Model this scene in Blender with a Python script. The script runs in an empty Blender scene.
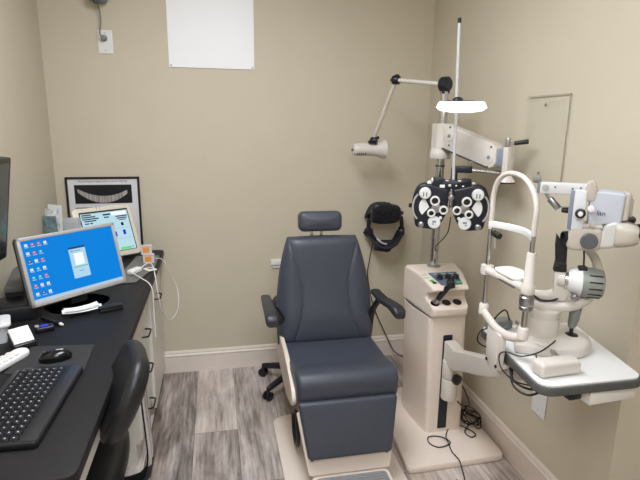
import bpy, bmesh, math, random
from mathutils import Vector as V, Matrix
random.seed(7)
S = bpy.context.scene
COL = S.collection
PI = math.pi
R = math.radians
WM = {}          # object -> world matrix of its frame

# ------------------------------------------------------------------ materials
def lin(c):
    c = c / 255.0
    return c / 12.92 if c <= 0.04045 else ((c + 0.055) / 1.055) ** 2.4
def rgb(c): return (lin(c[0]), lin(c[1]), lin(c[2]), 1.0)
MATS = {}
def mat(name, c, rough=0.5, metal=0.0, var=0.04, scale=30.0, bump=0.0, bscale=200.0, emit=None, estr=1.0,
        trans=0.0, alpha=1.0, coat=0.0, spec=0.5):
    if name in MATS: return MATS[name]
    m = bpy.data.materials.new(name); m.use_nodes = True
    nt = m.node_tree; b = nt.nodes['Principled BSDF']
    b.inputs['Roughness'].default_value = rough
    b.inputs['Metallic'].default_value = metal
    b.inputs['Specular IOR Level'].default_value = spec
    b.inputs['Transmission Weight'].default_value = trans
    b.inputs['Alpha'].default_value = alpha
    b.inputs['Coat Weight'].default_value = coat
    tc = nt.nodes.new('ShaderNodeTexCoord')
    if var > 0:
        n = nt.nodes.new('ShaderNodeTexNoise'); n.inputs['Scale'].default_value = scale; n.inputs['Detail'].default_value = 3
        r = nt.nodes.new('ShaderNodeValToRGB')
        a = rgb(c)
        r.color_ramp.elements[0].position = .3; r.color_ramp.elements[1].position = .7
        r.color_ramp.elements[0].color = tuple(x * (1 - var) for x in a[:3]) + (1,)
        r.color_ramp.elements[1].color = tuple(min(1, x * (1 + var)) for x in a[:3]) + (1,)
        nt.links.new(tc.outputs['Object'], n.inputs['Vector']); nt.links.new(n.outputs['Fac'], r.inputs['Fac'])
        nt.links.new(r.outputs['Color'], b.inputs['Base Color'])
    else:
        b.inputs['Base Color'].default_value = rgb(c)
    if bump > 0:
        n2 = nt.nodes.new('ShaderNodeTexNoise'); n2.inputs['Scale'].default_value = bscale; n2.inputs['Detail'].default_value = 2
        bp = nt.nodes.new('ShaderNodeBump'); bp.inputs['Strength'].default_value = bump; bp.inputs['Distance'].default_value = .002
        nt.links.new(tc.outputs['Object'], n2.inputs['Vector']); nt.links.new(n2.outputs['Fac'], bp.inputs['Height'])
        nt.links.new(bp.outputs['Normal'], b.inputs['Normal'])
    if emit:
        b.inputs['Emission Color'].default_value = rgb(emit); b.inputs['Emission Strength'].default_value = estr
    MATS[name] = m
    return m

WALL = mat('wall_paint', (204, 194, 174), .55, var=.015, scale=6, bump=.12, bscale=260, spec=.35)
CEIL = mat('ceiling_paint', (235, 232, 224), .9, var=.02)
BASEB = mat('trim_paint', (232, 220, 210), .4, var=.015)
BEIGE = mat('beige_enamel', (229, 215, 203), .38, var=.015)
BEIGE2 = mat('cream_plastic', (213, 206, 198), .4, var=.015)
WHITE = mat('white_plastic', (230, 230, 229), .35, var=.01)
LEATHER = mat('slate_vinyl', (64, 68, 79), .42, var=.06, scale=60, bump=.15, bscale=500)
BLACKVINYL = mat('black_vinyl', (26, 27, 30), .42, var=.08, bump=.1, bscale=500)
BLACK = mat('black_plastic', (24, 25, 29), .4, var=.05)
NAVY = mat('dark_navy_plastic', (20, 23, 34), .38, var=.05)
CHROME = mat('chrome', (200, 200, 202), .18, 1.0, var=.01)
STEEL = mat('brushed_steel', (176, 176, 178), .3, 1.0, var=.04)
GREY = mat('mid_grey_plastic', (128, 131, 128), .45, var=.03)
DGREY = mat('dark_grey_rubber', (82, 82, 80), .55, var=.04)
LAMINATE = mat('black_laminate', (31, 29, 30), .55, var=.08, scale=80, bump=.06, bscale=400, spec=.25)
CAB = mat('cabinet_white', (226, 224, 216), .4, var=.01)
SILVER = mat('silver_plastic', (178, 176, 174), .4, .15, var=.02)
PAPER = mat('white_paper', (240, 238, 232), .8, var=.02)
BLUEGREY = mat('pale_blue_grey_enamel', (194, 198, 208), .35, var=.015)
SLATE = mat('slate_blue_panel', (128, 138, 156), .4, var=.03)
TAN = mat('warm_grey_enamel', (190, 182, 170), .4, var=.02)
GLASSDARK = mat('dark_lens', (14, 15, 20), .08, var=.0, coat=.5)
CABLE = mat('black_cable', (22, 22, 24), .5, var=.05)
ORANGE = mat('orange_print', (238, 152, 48), .6, var=.03)
GREEN = mat('green_switch', (70, 190, 90), .4, var=.02)
def screen(name, c, s=1.0):
    return mat(name, (4, 4, 4), .35, var=0, emit=c, estr=s, spec=.12)

# ------------------------------------------------------------------ mesh builder
def rrect(w, h, r, n=6, cx=0, cy=0):
    pts = []
    for sx, sy, a0 in ((1, 1, 0), (-1, 1, 90), (-1, -1, 180), (1, -1, 270)):
        for i in range(n + 1):
            a = R(a0 + 90 * i / n)
            pts.append((cx + sx * (w / 2 - r) + r * math.cos(a), cy + sy * (h / 2 - r) + r * math.sin(a)))
    return pts
def rpoly(pts, r, n=5):
    """round the corners of a polygon; r a number or list"""
    out = []; N = len(pts)
    for i in range(N):
        p = V(pts[i]).to_2d(); a = V(pts[i - 1]).to_2d(); b = V(pts[(i + 1) % N]).to_2d()
        rr = r[i] if isinstance(r, (list, tuple)) else r
        if rr <= 0: out.append((p.x, p.y)); continue
        da = (a - p); db = (b - p)
        la, lb = da.length, db.length
        da.normalize(); db.normalize()
        d = min(rr, la * .48, lb * .48)
        p0 = p + da * d; p1 = p + db * d
        for k in range(n + 1):
            t = k / n
            q = p0 * (1 - t) ** 2 + p * 2 * t * (1 - t) + p1 * t * t
            out.append((q.x, q.y))
    return out
def circle(r, n=28, cx=0, cy=0, ry=None):
    ry = ry or r
    return [(cx + r * math.cos(2 * PI * i / n), cy + ry * math.sin(2 * PI * i / n)) for i in range(n)]
def smooth_path(pts, k=6, closed=False):
    P = [V(p) for p in pts]; N = len(P); out = []
    rng = range(N) if closed else range(N - 1)
    for i in rng:
        if closed: a, b, c, d = P[i - 1], P[i], P[(i + 1) % N], P[(i + 2) % N]
        else: a, b, c, d = P[max(i - 1, 0)], P[i], P[i + 1], P[min(i + 2, N - 1)]
        for j in range(k):
            t = j / k
            out.append(.5 * ((2 * b) + (c - a) * t + (2 * a - 5 * b + 4 * c - d) * t * t + (3 * b - a - 3 * c + d) * t ** 3))
    if not closed: out.append(P[-1])
    return out
def axes(d):
    d = V(d).normalized()
    u = V((0, 0, 1)).cross(d)
    if u.length < 1e-3: u = V((1, 0, 0))
    u.normalize(); w = d.cross(u)
    return u, w, d
def frame(o, x, y):
    x = V(x).normalized(); y = V(y).normalized(); z = x.cross(y)
    m = Matrix.Identity(4)
    for i in range(3):
        m[i][0] = x[i]; m[i][1] = y[i]; m[i][2] = z[i]; m[i][3] = o[i]
    return m

class MB:
    def __init__(s, T=None):
        s.bm = bmesh.new(); s.T = T or Matrix.Identity(4); s.mi = 0
    def _add(s, tmp, M=None):
        if M is not None: bmesh.ops.transform(tmp, matrix=M, verts=tmp.verts)
        bmesh.ops.recalc_face_normals(tmp, faces=tmp.faces)
        for f in tmp.faces: f.material_index = s.mi
        me = bpy.data.meshes.new('t'); tmp.to_mesh(me); tmp.free()
        s.bm.from_mesh(me); bpy.data.meshes.remove(me); return s
    def box(s, c, d, bev=0, seg=2, M=None, rz=0):
        t = bmesh.new(); bmesh.ops.create_cube(t, size=1)
        for v in t.verts: v.co = V((v.co.x * d[0], v.co.y * d[1], v.co.z * d[2]))
        if bev: bmesh.ops.bevel(t, geom=list(t.edges), offset=bev, segments=seg, profile=.5, affect='EDGES')
        L = Matrix.Translation(V(c)) @ Matrix.Rotation(rz, 4, 'Z')
        return s._add(t, (M @ L) if M is not None else L)
    def rings(s, rings, cap=True, closed=False, M=None):
        t = bmesh.new(); vs = [[t.verts.new(V(p)) for p in r] for r in rings]
        n = len(vs[0])
        for i in range(len(vs) - (0 if closed else 1)):
            a, b = vs[i], vs[(i + 1) % len(vs)]
            for j in range(n):
                try: t.faces.new((a[j], a[(j + 1) % n], b[(j + 1) % n], b[j]))
                except ValueError: pass
        if cap and not closed:
            t.faces.new(vs[0][::-1]); t.faces.new(vs[-1])
        return s._add(t, M)
    def cyl(s, p0, p1, r0, r1=None, n=24, bev=0):
        r1 = r0 if r1 is None else r1
        p0, p1 = V(p0), V(p1); u, w, d = axes(p1 - p0); L = (p1 - p0).length
        prof = [(r0, 0), (r1, L)] if not bev else [(r0 - bev, 0), (r0 - bev * .3, bev * .3), (r0, bev), (r1, L - bev), (r1 - bev * .3, L - bev * .3), (r1 - bev, L)]
        return s.rings([[p0 + d * h + u * (r * math.cos(2 * PI * i / n)) + w * (r * math.sin(2 * PI * i / n)) for i in range(n)] for r, h in prof])
    def lathe(s, prof, o, ax=(0, 0, 1), n=28):
        o = V(o); u, w, d = axes(ax)
        return s.rings([[o + d * h + u * (max(r, 1e-4) * math.cos(2 * PI * i / n)) + w * (max(r, 1e-4) * math.sin(2 * PI * i / n)) for i in range(n)] for r, h in prof])
    def ring(s, o, ax, R0, r, n=28, m=8):
        o = V(o); u, w, d = axes(ax)
        return s.rings([[o + (u * math.cos(2 * PI * i / n) + w * math.sin(2 * PI * i / n)) * (R0 + r * math.cos(2 * PI * j / m)) + d * (r * math.sin(2 * PI * j / m)) for j in range(m)] for i in range(n)], closed=True)
    def tube(s, pts, r, n=10, k=6, closed=False, straight=False, flat=None):
        P = [V(p) for p in pts] if straight else smooth_path(pts, k, closed)
        N = len(P); rs = r if callable(r) else (lambda t: r)
        rg = []; up = None
        for i in range(N):
            d = (P[(i + 1) % N] - P[i - 1]) if closed else (P[min(i + 1, N - 1)] - P[max(i - 1, 0)])
            d.normalize()
            if up is None:
                up = V((0, 0, 1)) if abs(d.z) < .9 else V((0, 1, 0))
            u = up - d * up.dot(d)
            if u.length < 1e-4: u = V((1, 0, 0)) - d * d.x
            u.normalize(); w = d.cross(u); up = u
            rr = rs(i / max(N - 1, 1)); fx = flat or 1
            rg.append([P[i] + u * (rr * math.cos(2 * PI * j / n)) + w * (rr * fx * math.sin(2 * PI * j / n)) for j in range(n)])
        return s.rings(rg, closed=closed)
    def prism(s, poly, z0, z1, bev=0, M=None, seg=2):
        if bev:
            xs = [p[0] for p in poly]; ys = [p[1] for p in poly]
            cx, cy = (min(xs) + max(xs)) / 2, (min(ys) + max(ys)) / 2
            hx, hy = (max(xs) - min(xs)) / 2, (max(ys) - min(ys)) / 2
            def ins(d): return [(cx + (x - cx) * (hx - d) / hx, cy + (y - cy) * (hy - d) / hy) for x, y in poly]
            lv = []
            for k in range(seg + 1):
                a = PI / 2 * k / seg; lv.append((bev * (1 - math.sin(a)), z0 + bev * (1 - math.cos(a))))
            for k in range(seg + 1):
                a = PI / 2 * k / seg; lv.append((bev * (1 - math.cos(a)), z1 - bev * (1 - math.sin(a))))
            return s.rings([[(x, y, z) for x, y in ins(d)] for d, z in lv], M=M)
        return s.rings([[(x, y, z0) for x, y in poly], [(x, y, z1) for x, y in poly]], M=M)
    def pad(s, poly, t, r, crown=0, M=None, seg=5, back=True):
        """cushion: outline in local xy, thickness t along z (0..t), rounded edges, crowned faces"""
        xs = [p[0] for p in poly]; ys = [p[1] for p in poly]
        cx, cy = (min(xs) + max(xs)) / 2, (min(ys) + max(ys)) / 2
        hx, hy = (max(xs) - min(xs)) / 2, (max(ys) - min(ys)) / 2
        def ring(d, z, f=1): return [(cx + (x - cx) * f * (hx - d) / hx, cy + (y - cy) * f * (hy - d) / hy, z) for x, y in poly]
        rg = []
        for f in (.05, .4, .7, .9): rg.append(ring(r, -crown * (1 - f * f) if back else 0, f))
        for k in range(seg + 1):
            a = PI / 2 * k / seg; rg.append(ring(r * (1 - math.sin(a)), r * (1 - math.cos(a))))
        for k in range(seg + 1):
            a = PI / 2 * k / seg; rg.append(ring(r * (1 - math.cos(a)), t - r * (1 - math.sin(a))))
        for f in (.9, .7, .4, .05): rg.append(ring(r, t + crown * (1 - f * f), f))
        return s.rings(rg, M=M)
    def grid(s, nu, nv, fn, closed_back=None):
        t = bmesh.new()
        A = [[t.verts.new(V(fn(i / nu * 2 - 1, j / nv))) for i in range(nu + 1)] for j in range(nv + 1)]
        for j in range(nv):
            for i in range(nu): t.faces.new((A[j][i], A[j][i + 1], A[j + 1][i + 1], A[j + 1][i]))
        if closed_back:
            B = [[t.verts.new(V(closed_back(i / nu * 2 - 1, j / nv))) for i in range(nu + 1)] for j in range(nv + 1)]
            for j in range(nv):
                for i in range(nu): t.faces.new((B[j][i], B[j + 1][i], B[j + 1][i + 1], B[j][i + 1]))
            def st(a0, a1, b0, b1): t.faces.new((a0, a1, b1, b0))
            for i in range(nu):
                st(A[0][i + 1], A[0][i], B[0][i + 1], B[0][i]); st(A[nv][i], A[nv][i + 1], B[nv][i], B[nv][i + 1])
            for j in range(nv):
                st(A[j][0], A[j + 1][0], B[j][0], B[j + 1][0]); st(A[j + 1][nu], A[j][nu], B[j + 1][nu], B[j][nu])
        return s._add(t)
    def quad(s, a, b, c, d):
        t = bmesh.new(); t.faces.new([t.verts.new(V(p)) for p in (a, b, c, d)])
        me = bpy.data.meshes.new('t')
        for f in t.faces: f.material_index = s.mi
        t.to_mesh(me); t.free(); s.bm.from_mesh(me); bpy.data.meshes.remove(me); return s
    def deform(s, fn):
        for v in s.bm.verts: v.co = V(fn(v.co.x, v.co.y, v.co.z))
        return s
    def build(s, name, m, parent=None, origin=None, sharp=38):
        bm = s.bm
        bmesh.ops.transform(bm, matrix=s.T, verts=bm.verts)
        if parent is not None: Wp = WM[parent]
        else:
            if origin is None:
                xs = [v.co.x for v in bm.verts]; ys = [v.co.y for v in bm.verts]; zs = [v.co.z for v in bm.verts]
                origin = ((min(xs) + max(xs)) / 2, (min(ys) + max(ys)) / 2, min(zs))
            Wp = Matrix.Translation(V(origin))
        bmesh.ops.transform(bm, matrix=Wp.inverted(), verts=bm.verts)
        for f in bm.faces: f.smooth = True
        a = R(sharp)
        for e in bm.edges:
            if len(e.link_faces) == 2 and e.calc_face_angle(0) > a: e.smooth = False
        me = bpy.data.meshes.new(name); bm.to_mesh(me); bm.free()
        for mm in (m if isinstance(m, (list, tuple)) else [m]): me.materials.append(mm)
        o = bpy.data.objects.new(name, me); COL.objects.link(o)
        if parent is not None: o.parent = parent
        else: o.location = origin
        WM[o] = Wp
        return o

def tag(o, label, cat, group=None, kind=None):
    o['label'] = label; o['category'] = cat
    if group: o['group'] = group
    if kind: o['kind'] = kind
    return o
def thing(name, label, cat, loc=(0, 0, 0), rz=0, group=None):
    o = bpy.data.objects.new(name, None); COL.objects.link(o); o.empty_display_size = .05
    o.location = loc; o.rotation_euler = (0, 0, rz)
    WM[o] = Matrix.Translation(V(loc)) @ Matrix.Rotation(rz, 4, 'Z')
    return tag(o, label, cat, group)
def struct(o):
    o['kind'] = 'structure'; return o
def F(o, deg): return Matrix.Translation(V(o)) @ Matrix.Rotation(R(deg), 4, 'Z')
def dup_part(o, parent, M):
    """copy of a part placed by local matrix M inside parent"""
    c = o.copy(); COL.objects.link(c); c.parent = parent; c.matrix_local = M; WM[c] = WM[parent]; return c
def text(body, size, M, m, name, parent, depth=.0004, align='CENTER'):
    cu = bpy.data.curves.new('t', 'FONT'); cu.body = body; cu.size = size; cu.align_x = align; cu.align_y = 'CENTER'; cu.extrude = depth
    o = bpy.data.objects.new('t', cu); COL.objects.link(o)
    dg = bpy.context.evaluated_depsgraph_get(); dg.update()
    me = bpy.data.meshes.new_from_object(o.evaluated_get(dg)); me.name = name
    bpy.data.objects.remove(o); bpy.data.curves.remove(cu)
    me.transform(WM[parent].inverted() @ M); me.materials.clear(); me.materials.append(m)
    t = bpy.data.objects.new(name, me); COL.objects.link(t); t.parent = parent; WM[t] = WM[parent]
    return t

# ------------------------------------------------------------------ camera (fitted)
H = 1.45; f_px = 506.36; pit, yaw, rol = .2239, .2051, .0124
fw = V((math.sin(yaw) * math.cos(pit), math.cos(yaw) * math.cos(pit), -math.sin(pit)))
r0 = V((math.cos(yaw), -math.sin(yaw), 0)); u0 = r0.cross(fw)
rr = r0 * math.cos(rol) + u0 * math.sin(rol); uu = rr.cross(fw)
cd = bpy.data.cameras.new('camera'); cam = bpy.data.objects.new('camera', cd); COL.objects.link(cam)
cm = Matrix.Identity(4)
for i in range(3): cm[i][0] = rr[i]; cm[i][1] = uu[i]; cm[i][2] = -fw[i]
cm[2][3] = H
cam.matrix_world = cm
cd.sensor_fit = 'HORIZONTAL'; cd.sensor_width = 36; cd.lens = f_px * 36 / 640; cd.clip_start = .02
S.camera = cam

# ------------------------------------------------------------------ room
XL, XR, YB, YC, ZC, YF, XF = -.825, 1.249, 2.888, 1.24, 2.44, -1.6, 2.7
def floor_mat():
    m = bpy.data.materials.new('wood_planks'); m.use_nodes = True; nt = m.node_tree; L = nt.links; N = nt.nodes
    b = N['Principled BSDF']; b.inputs['Roughness'].default_value = .42
    def math_(op, a, bb=None):
        n = N.new('ShaderNodeMath'); n.operation = op
        for i, x in enumerate((a, bb)):
            if x is None: continue
            if isinstance(x, (int, float)): n.inputs[i].default_value = x
            else: L.new(x, n.inputs[i])
        return n.outputs[0]
    tc = N.new('ShaderNodeTexCoord'); sp = N.new('ShaderNodeSeparateXYZ'); L.new(tc.outputs['Object'], sp.inputs[0])
    u = math_('DIVIDE', math_('SUBTRACT', sp.outputs['X'], .0676), .2056)
    col = math_('FLOOR', u); fu = math_('FRACT', u)
    wn = N.new('ShaderNodeTexWhiteNoise'); wn.noise_dimensions = '1D'; L.new(math_('ADD', col, .37), wn.inputs['W'])
    # board joints: the board between the two measured seams ends at y = 2.23
    off = math_('SUBTRACT', .66, math_('MULTIPLY', wn.outputs['Value'], .06))
    iscol = math_('COMPARE', col, -1.0); iscol.node.inputs[2].default_value = .5
    off2 = math_('ADD', math_('MULTIPLY', off, math_('SUBTRACT', 1.0, iscol)), math_('MULTIPLY', iscol, 2.44 - 2.23))
    v = math_('DIVIDE', math_('ADD', sp.outputs['Y'], off2), 1.22)
    row = math_('FLOOR', v); fv = math_('FRACT', v)
    wn2 = N.new('ShaderNodeTexWhiteNoise'); wn2.noise_dimensions = '2D'
    cb = N.new('ShaderNodeCombineXYZ'); L.new(col, cb.inputs[0]); L.new(row, cb.inputs[1]); L.new(cb.outputs[0], wn2.inputs['Vector'])
    # stretched grain, shifted per board
    sh = math_('MULTIPLY', wn2.outputs['Value'], 37.0)
    gx = math_('ADD', math_('MULTIPLY', sp.outputs['X'], 10.0), sh)
    gy = math_('ADD', math_('MULTIPLY', sp.outputs['Y'], 2.6), sh)
    gc = N.new('ShaderNodeCombineXYZ'); L.new(gx, gc.inputs[0]); L.new(gy, gc.inputs[1]); L.new(sh, gc.inputs[2])
    n1 = N.new('ShaderNodeTexNoise'); n1.inputs['Scale'].default_value = 1; n1.inputs['Detail'].default_value = 7; n1.inputs['Roughness'].default_value = .62; n1.inputs['Distortion'].default_value = .7
    L.new(gc.outputs[0], n1.inputs['Vector'])
    gc2 = N.new('ShaderNodeCombineXYZ'); L.new(math_('MULTIPLY', gx, 7.0), gc2.inputs[0]); L.new(math_('MULTIPLY', gy, 2.0), gc2.inputs[1]); L.new(sh, gc2.inputs[2])
    n2 = N.new('ShaderNodeTexNoise'); n2.inputs['Scale'].default_value = 1; n2.inputs['Detail'].default_value = 4
    L.new(gc2.outputs[0], n2.inputs['Vector'])
    n3 = N.new('ShaderNodeTexNoise'); n3.inputs['Scale'].default_value = .45; n3.inputs['Detail'].default_value = 3; L.new(gc.outputs[0], n3.inputs['Vector'])
    fac = math_('ADD', math_('MULTIPLY', n1.outputs['Fac'], .62), math_('MULTIPLY', n2.outputs['Fac'], .38))
    fac = math_('ADD', fac, math_('MULTIPLY', math_('SUBTRACT', wn2.outputs['Value'], .5), .20))
    cr = N.new('ShaderNodeValToRGB'); e = cr.color_ramp.elements
    e[0].position = .30; e[0].color = rgb((90, 83, 80)); e[1].position = .74; e[1].color = rgb((236, 226, 219))
    a = e.new(.42); a.color = rgb((148, 138, 133)); c = e.new(.55); c.color = rgb((198, 188, 184))
    L.new(fac, cr.inputs['Fac'])
    mx = N.new('ShaderNodeMixRGB'); mx.blend_type = 'MULTIPLY'
    cr2 = N.new('ShaderNodeValToRGB'); cr2.color_ramp.elements[0].position = .4; cr2.color_ramp.elements[0].color = (1, 1, 1, 1)
    cr2.color_ramp.elements[1].position = .68; cr2.color_ramp.elements[1].color = (.86, .78, .72, 1)
    L.new(n3.outputs['Fac'], cr2.inputs['Fac']); mx.inputs[0].default_value = 1
    L.new(cr.outputs['Color'], mx.inputs[1]); L.new(cr2.outputs['Color'], mx.inputs[2])
    # seams
    eu = math_('MINIMUM', fu, math_('SUBTRACT', 1.0, fu)); ev = math_('MINIMUM', fv, math_('SUBTRACT', 1.0, fv))
    seam = math_('MINIMUM', math_('MULTIPLY', eu, .2056), math_('MULTIPLY', ev, 1.22))
    sf = math_('LESS_THAN', seam, .0011)
    mx2 = N.new('ShaderNodeMixRGB'); L.new(math_('MULTIPLY', sf, .6), mx2.inputs[0]); L.new(mx.outputs[0], mx2.inputs[1]); mx2.inputs[2].default_value = rgb((50, 45, 43))
    L.new(mx2.outputs[0], b.inputs['Base Color'])
    bp = N.new('ShaderNodeBump'); bp.inputs['Strength'].default_value = .2; bp.inputs['Distance'].default_value = .001
    L.new(fac, bp.inputs['Height']); L.new(bp.outputs[0], b.inputs['Normal'])
    return m
T_ = .06
fl = MB().box(((XL + XF) / 2, (YB + YF) / 2, -.05), (XF - XL + .2, YB - YF + .2, .1)).build('floor', floor_mat(), origin=(0, 0, 0)); struct(fl)
struct(MB().box(((XL + XF) / 2, (YB + YF) / 2, ZC + .05), (XF - XL + .2, YB - YF + .2, .1)).build('ceiling', CEIL))
struct(MB().box(((XL + XR) / 2, YB + .05, ZC / 2), (XR - XL + .3, .1, ZC)).build('wall_back', WALL))
struct(MB().box((XL - .05, (YB + YF) / 2, ZC / 2), (.1, YB - YF + .1, ZC)).build('wall_left', WALL))
struct(MB().box(((XR + XF) / 2 + .05, (YC + YB) / 2 + .05, ZC / 2), (XF - XR + .1, YB - YC + .1, ZC)).build('wall_right', WALL))
struct(MB().box(((XL + XF) / 2, YF - .05, ZC / 2), (XF - XL + .2, .1, ZC)).build('wall_front', WALL))
struct(MB().box((XF + .05, (YF + YC) / 2, ZC / 2), (.1, YC - YF, ZC)).build('wall_side', WALL))
# baseboards with a moulded cap, profile (out from wall, z)
BP = [(0, 0), (.013, 0), (.013, .100), (.016, .104), (.016, .110), (.011, .117), (.012, .124), (.008, .1335), (0, .1345)]
def baseboard(name, p0, p1, out):
    p0, p1 = V(p0), V(p1); o = V(out)
    return struct(MB().rings([[p + o * a + V((0, 0, z)) for a, z in BP] for p in (p0, p1)]).build(name, BASEB, sharp=20))
baseboard('baseboard_back', (-.34, YB, 0), (XR, YB, 0), (0, -1, 0))
baseboard('baseboard_right', (XR, YB, 0), (XR, YC - .013, 0), (-1, 0, 0))
baseboard('baseboard_corner', (XR - .013, YC, 0), (XF, YC, 0), (0, -1, 0))

# ceiling lights (above and behind the frame)
def ceiling_light(x, y, sx, sy, power, label):
    t = thing('ceiling_light', label, 'ceiling light', (x, y, ZC - .03), 0, 'flat ceiling panel lights')
    m = MB()
    for dx, dy, w, d in ((-(sx / 2 - .015), 0, .03, sy), (sx / 2 - .015, 0, .03, sy), (0, sy / 2 - .015, sx - .06, .03), (0, -(sy / 2 - .015), sx - .06, .03)):
        m.box((x + dx, y + dy, ZC - .015), (w, d, .03))
    m.build('frame', WHITE, t)
    MB().box((x, y, ZC - .012), (sx - .06, sy - .06, .012)).build('diffuser', mat('light_diffuser', (250, 250, 250), .6, var=0, emit=(240, 247, 255), estr=6.0), t)
    ld = bpy.data.lights.new('ceiling_lamp', 'AREA'); ld.shape = 'RECTANGLE'; ld.size = sx - .08; ld.size_y = sy - .08
    ld.energy = power; ld.color = (.905, .945, 1.0)
    lo = bpy.data.objects.new('lamp_glow', ld); COL.objects.link(lo); lo.parent = t; lo.location = (0, 0, -.004)
ceiling_light(.02, 1.30, .6, 1.2, 24.5, 'flat ceiling panel light nearest the examination chair')
ceiling_light(.2, -.55, .6, 1.2, 28, 'flat ceiling panel light over the entrance behind the camera')
w = bpy.data.worlds.new('World'); S.world = w; w.use_nodes = True
w.node_tree.nodes['Background'].inputs[0].default_value = (1, .97, .92, 1); w.node_tree.nodes['Background'].inputs[1].default_value = .1
S.view_settings.view_transform = 'Standard'; S.view_settings.look = 'None'; S.view_settings.gamma = 1
S.view_settings.exposure = 0.0; S.view_settings.use_curve_mapping = False

# ------------------------------------------------------------------ things on the walls
# glossy white panel
t = thing('whiteboard', 'glossy white board pinned high on the back wall, cut by the top edge', 'whiteboard', (.005, YB, 1.735))
MB().prism(rrect(.443, .62, .004), 0, .005, M=frame((.005, YB - .001, 1.735 + .31), (1, 0, 0), (0, 0, 1))).build('board', mat('glossy_white', (244, 244, 247), .42, var=0), t)
pin0 = MB().lathe([(.0045, 0), (.0045, .003), (.003, .005), (.0, .0055)], (.005 - .211, YB - .006, 1.745), (0, -1, 0), 14).build('corner_pin', STEEL, t)
for dx, dz in ((.422, 0), (0, .6), (.422, .6)): dup_part(pin0, t, Matrix.Translation((dx, 0, dz)))

def plate(name, label, c, n, w=.072, h=.115, blank=False):
    n = V(n); xr = n.cross(V((0, 0, 1))) * -1
    t = thing(name, label, 'wall plate', c)
    M_ = frame(V(c) + n * .0005, xr, (0, 0, 1))
    MB().pad(rrect(w, h, .004, 3), .006, .0035, .0006, M_, seg=2, back=False).build('cover', WHITE, t)
    m = MB()
    for z in (-.042, .042): m.lathe([(.003, 0), (.003, .001), (0, .0016)], V(c) + n * .0068 + V((0, 0, z if not blank else z * .9)), n, 10)
    m.build('screws', SILVER, t)
    if not blank:
        m = MB()
        for z in (-.02, .02): m.prism(rrect(.032, .028, .008, 4, 0, z), .0055, .0085, M=M_)
        m.build('outlets', WHITE, t)
    return t
plate('wall_outlet', 'white outlet plate high on the back wall with a grey cord plugged in', (-.522, YB, 1.845), (0, -1, 0))
plate('cable_plate', 'white cover plate low on the right wall under the instrument table', (1.249, 1.623, .378), (-1, 0, 0), .085, .125, True)
t = thing('wall_bracket', 'small white wall bracket peeking out left of the grey chair back', 'bracket', (.345, YB, .62))
MB().box((.345, YB - .009, .655), (.08, .018, .034), .003).build('holder', WHITE, t)
MB().box((.348, YB - .006, .6265), (.07, .012, .012), .002).build('lip', WHITE, t)

# blue-grey device at the very top with its cord
t = thing('wall_device', 'blue-grey wall device at the top edge of the photo above the outlet', 'device', (-.535, YB, 2.02))
MB(F((-.535, YB - .05, 2.022), 0)).pad(rrect(.085, .14, .02), .09, .018, .002, frame((0, .048, .072), (1, 0, 0), (0, 0, 1))).build('housing', SLATE, t)
MB().cyl((-.54, YB - .06, 2.026), (-.54, YB - .06, 2.012), .016, .013, 18, .003).build('cable_gland', DGREY, t)
t = thing('power_cord', 'thin grey cord hanging from the wall device to the high outlet', 'cord', (-.54, YB - .03, 1.85))
MB().tube([(-.54, YB - .06, 2.02), (-.531, YB - .04, 1.99), (-.531, YB - .035, 1.93), (-.537, YB - .045, 1.88), (-.526, YB - .035, 1.862)], .0038, 8).build('cable', GREY, t)
MB().cyl((-.526, YB - .009, 1.862), (-.526, YB - .038, 1.862), .016, .012, 18, .003).build('plug', GREY, t)

# clear acrylic sheet on right wall
acr = bpy.data.materials.new('clear_acrylic'); acr.use_nodes = True
b = acr.node_tree.nodes['Principled BSDF']; b.inputs['Base Color'].default_value = (.93, .95, .93, 1); b.inputs['Roughness'].default_value = .03
b.inputs['Transmission Weight'].default_value = 1; b.inputs['IOR'].default_value = 1.1; b.inputs['Alpha'].default_value = .35
t = thing('acrylic_panel', 'clear acrylic sheet screwed to the right wall behind the instruments', 'panel', (XR, 1.77, 1.16))
MB().box((XR - .008, 1.77, 1.412), (.005, .256, .314), .001, 1).build('sheet', acr, t)
m = MB()
m.box((XR - .008, 1.642, 1.412), (.0056, .0016, .3144)).box((XR - .008, 1.77, 1.569), (.0056, .256, .0016))
m.build('polished_edge', mat('acrylic_edge', (166, 158, 142), .2, var=0), t)
s0 = None
for y_, z_ in ((1.775, 1.535), (1.775, 1.276)):
    if s0 is None:
        s0 = MB().lathe([(.0062, 0), (.0062, .002), (.003, .0042), (0, .0045)], (XR - .011, y_, z_), (-1, 0, 0), 14).build('mounting_screw', STEEL, t)
        p0 = (y_, z_)
    else: dup_part(s0, t, Matrix.Translation((0, y_ - p0[0], z_ - p0[1])))

# head-worn ophthalmoscope hanging on the back wall
t = thing('head_worn_ophthalmoscope', 'black head-worn ophthalmoscope hanging on the back wall right of the chair', 'headset', (.985, YB, .72))
HX, HZ = .985, .86
MB().tube([(HX - .095, YB - .035, HZ + .06), (HX - .09, YB - .08, HZ + .085), (HX - .05, YB - .10, HZ + .10), (HX + .03, YB - .10, HZ + .095), (HX + .075, YB - .08, HZ + .085), (HX + .082, YB - .035, HZ + .07), (HX + .04, YB - .014, HZ + .115), (HX - .05, YB - .014, HZ + .12)], .012, 10, closed=True, flat=2.4).build('brow_band', NAVY, t)
MB().pad(rpoly([(-.088, -.05), (-.04, -.062), (.04, -.062), (.082, -.05), (.092, .0), (.08, .045), (.03, .052), (.02, .064), (-.02, .06), (-.055, .07), (-.088, .048)], .018), .05, .015, .004, frame((HX - .022, YB - .10, HZ + .098), (1, 0, 0), (0, -.2, 1))).build('optics_housing', NAVY, t)
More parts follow.
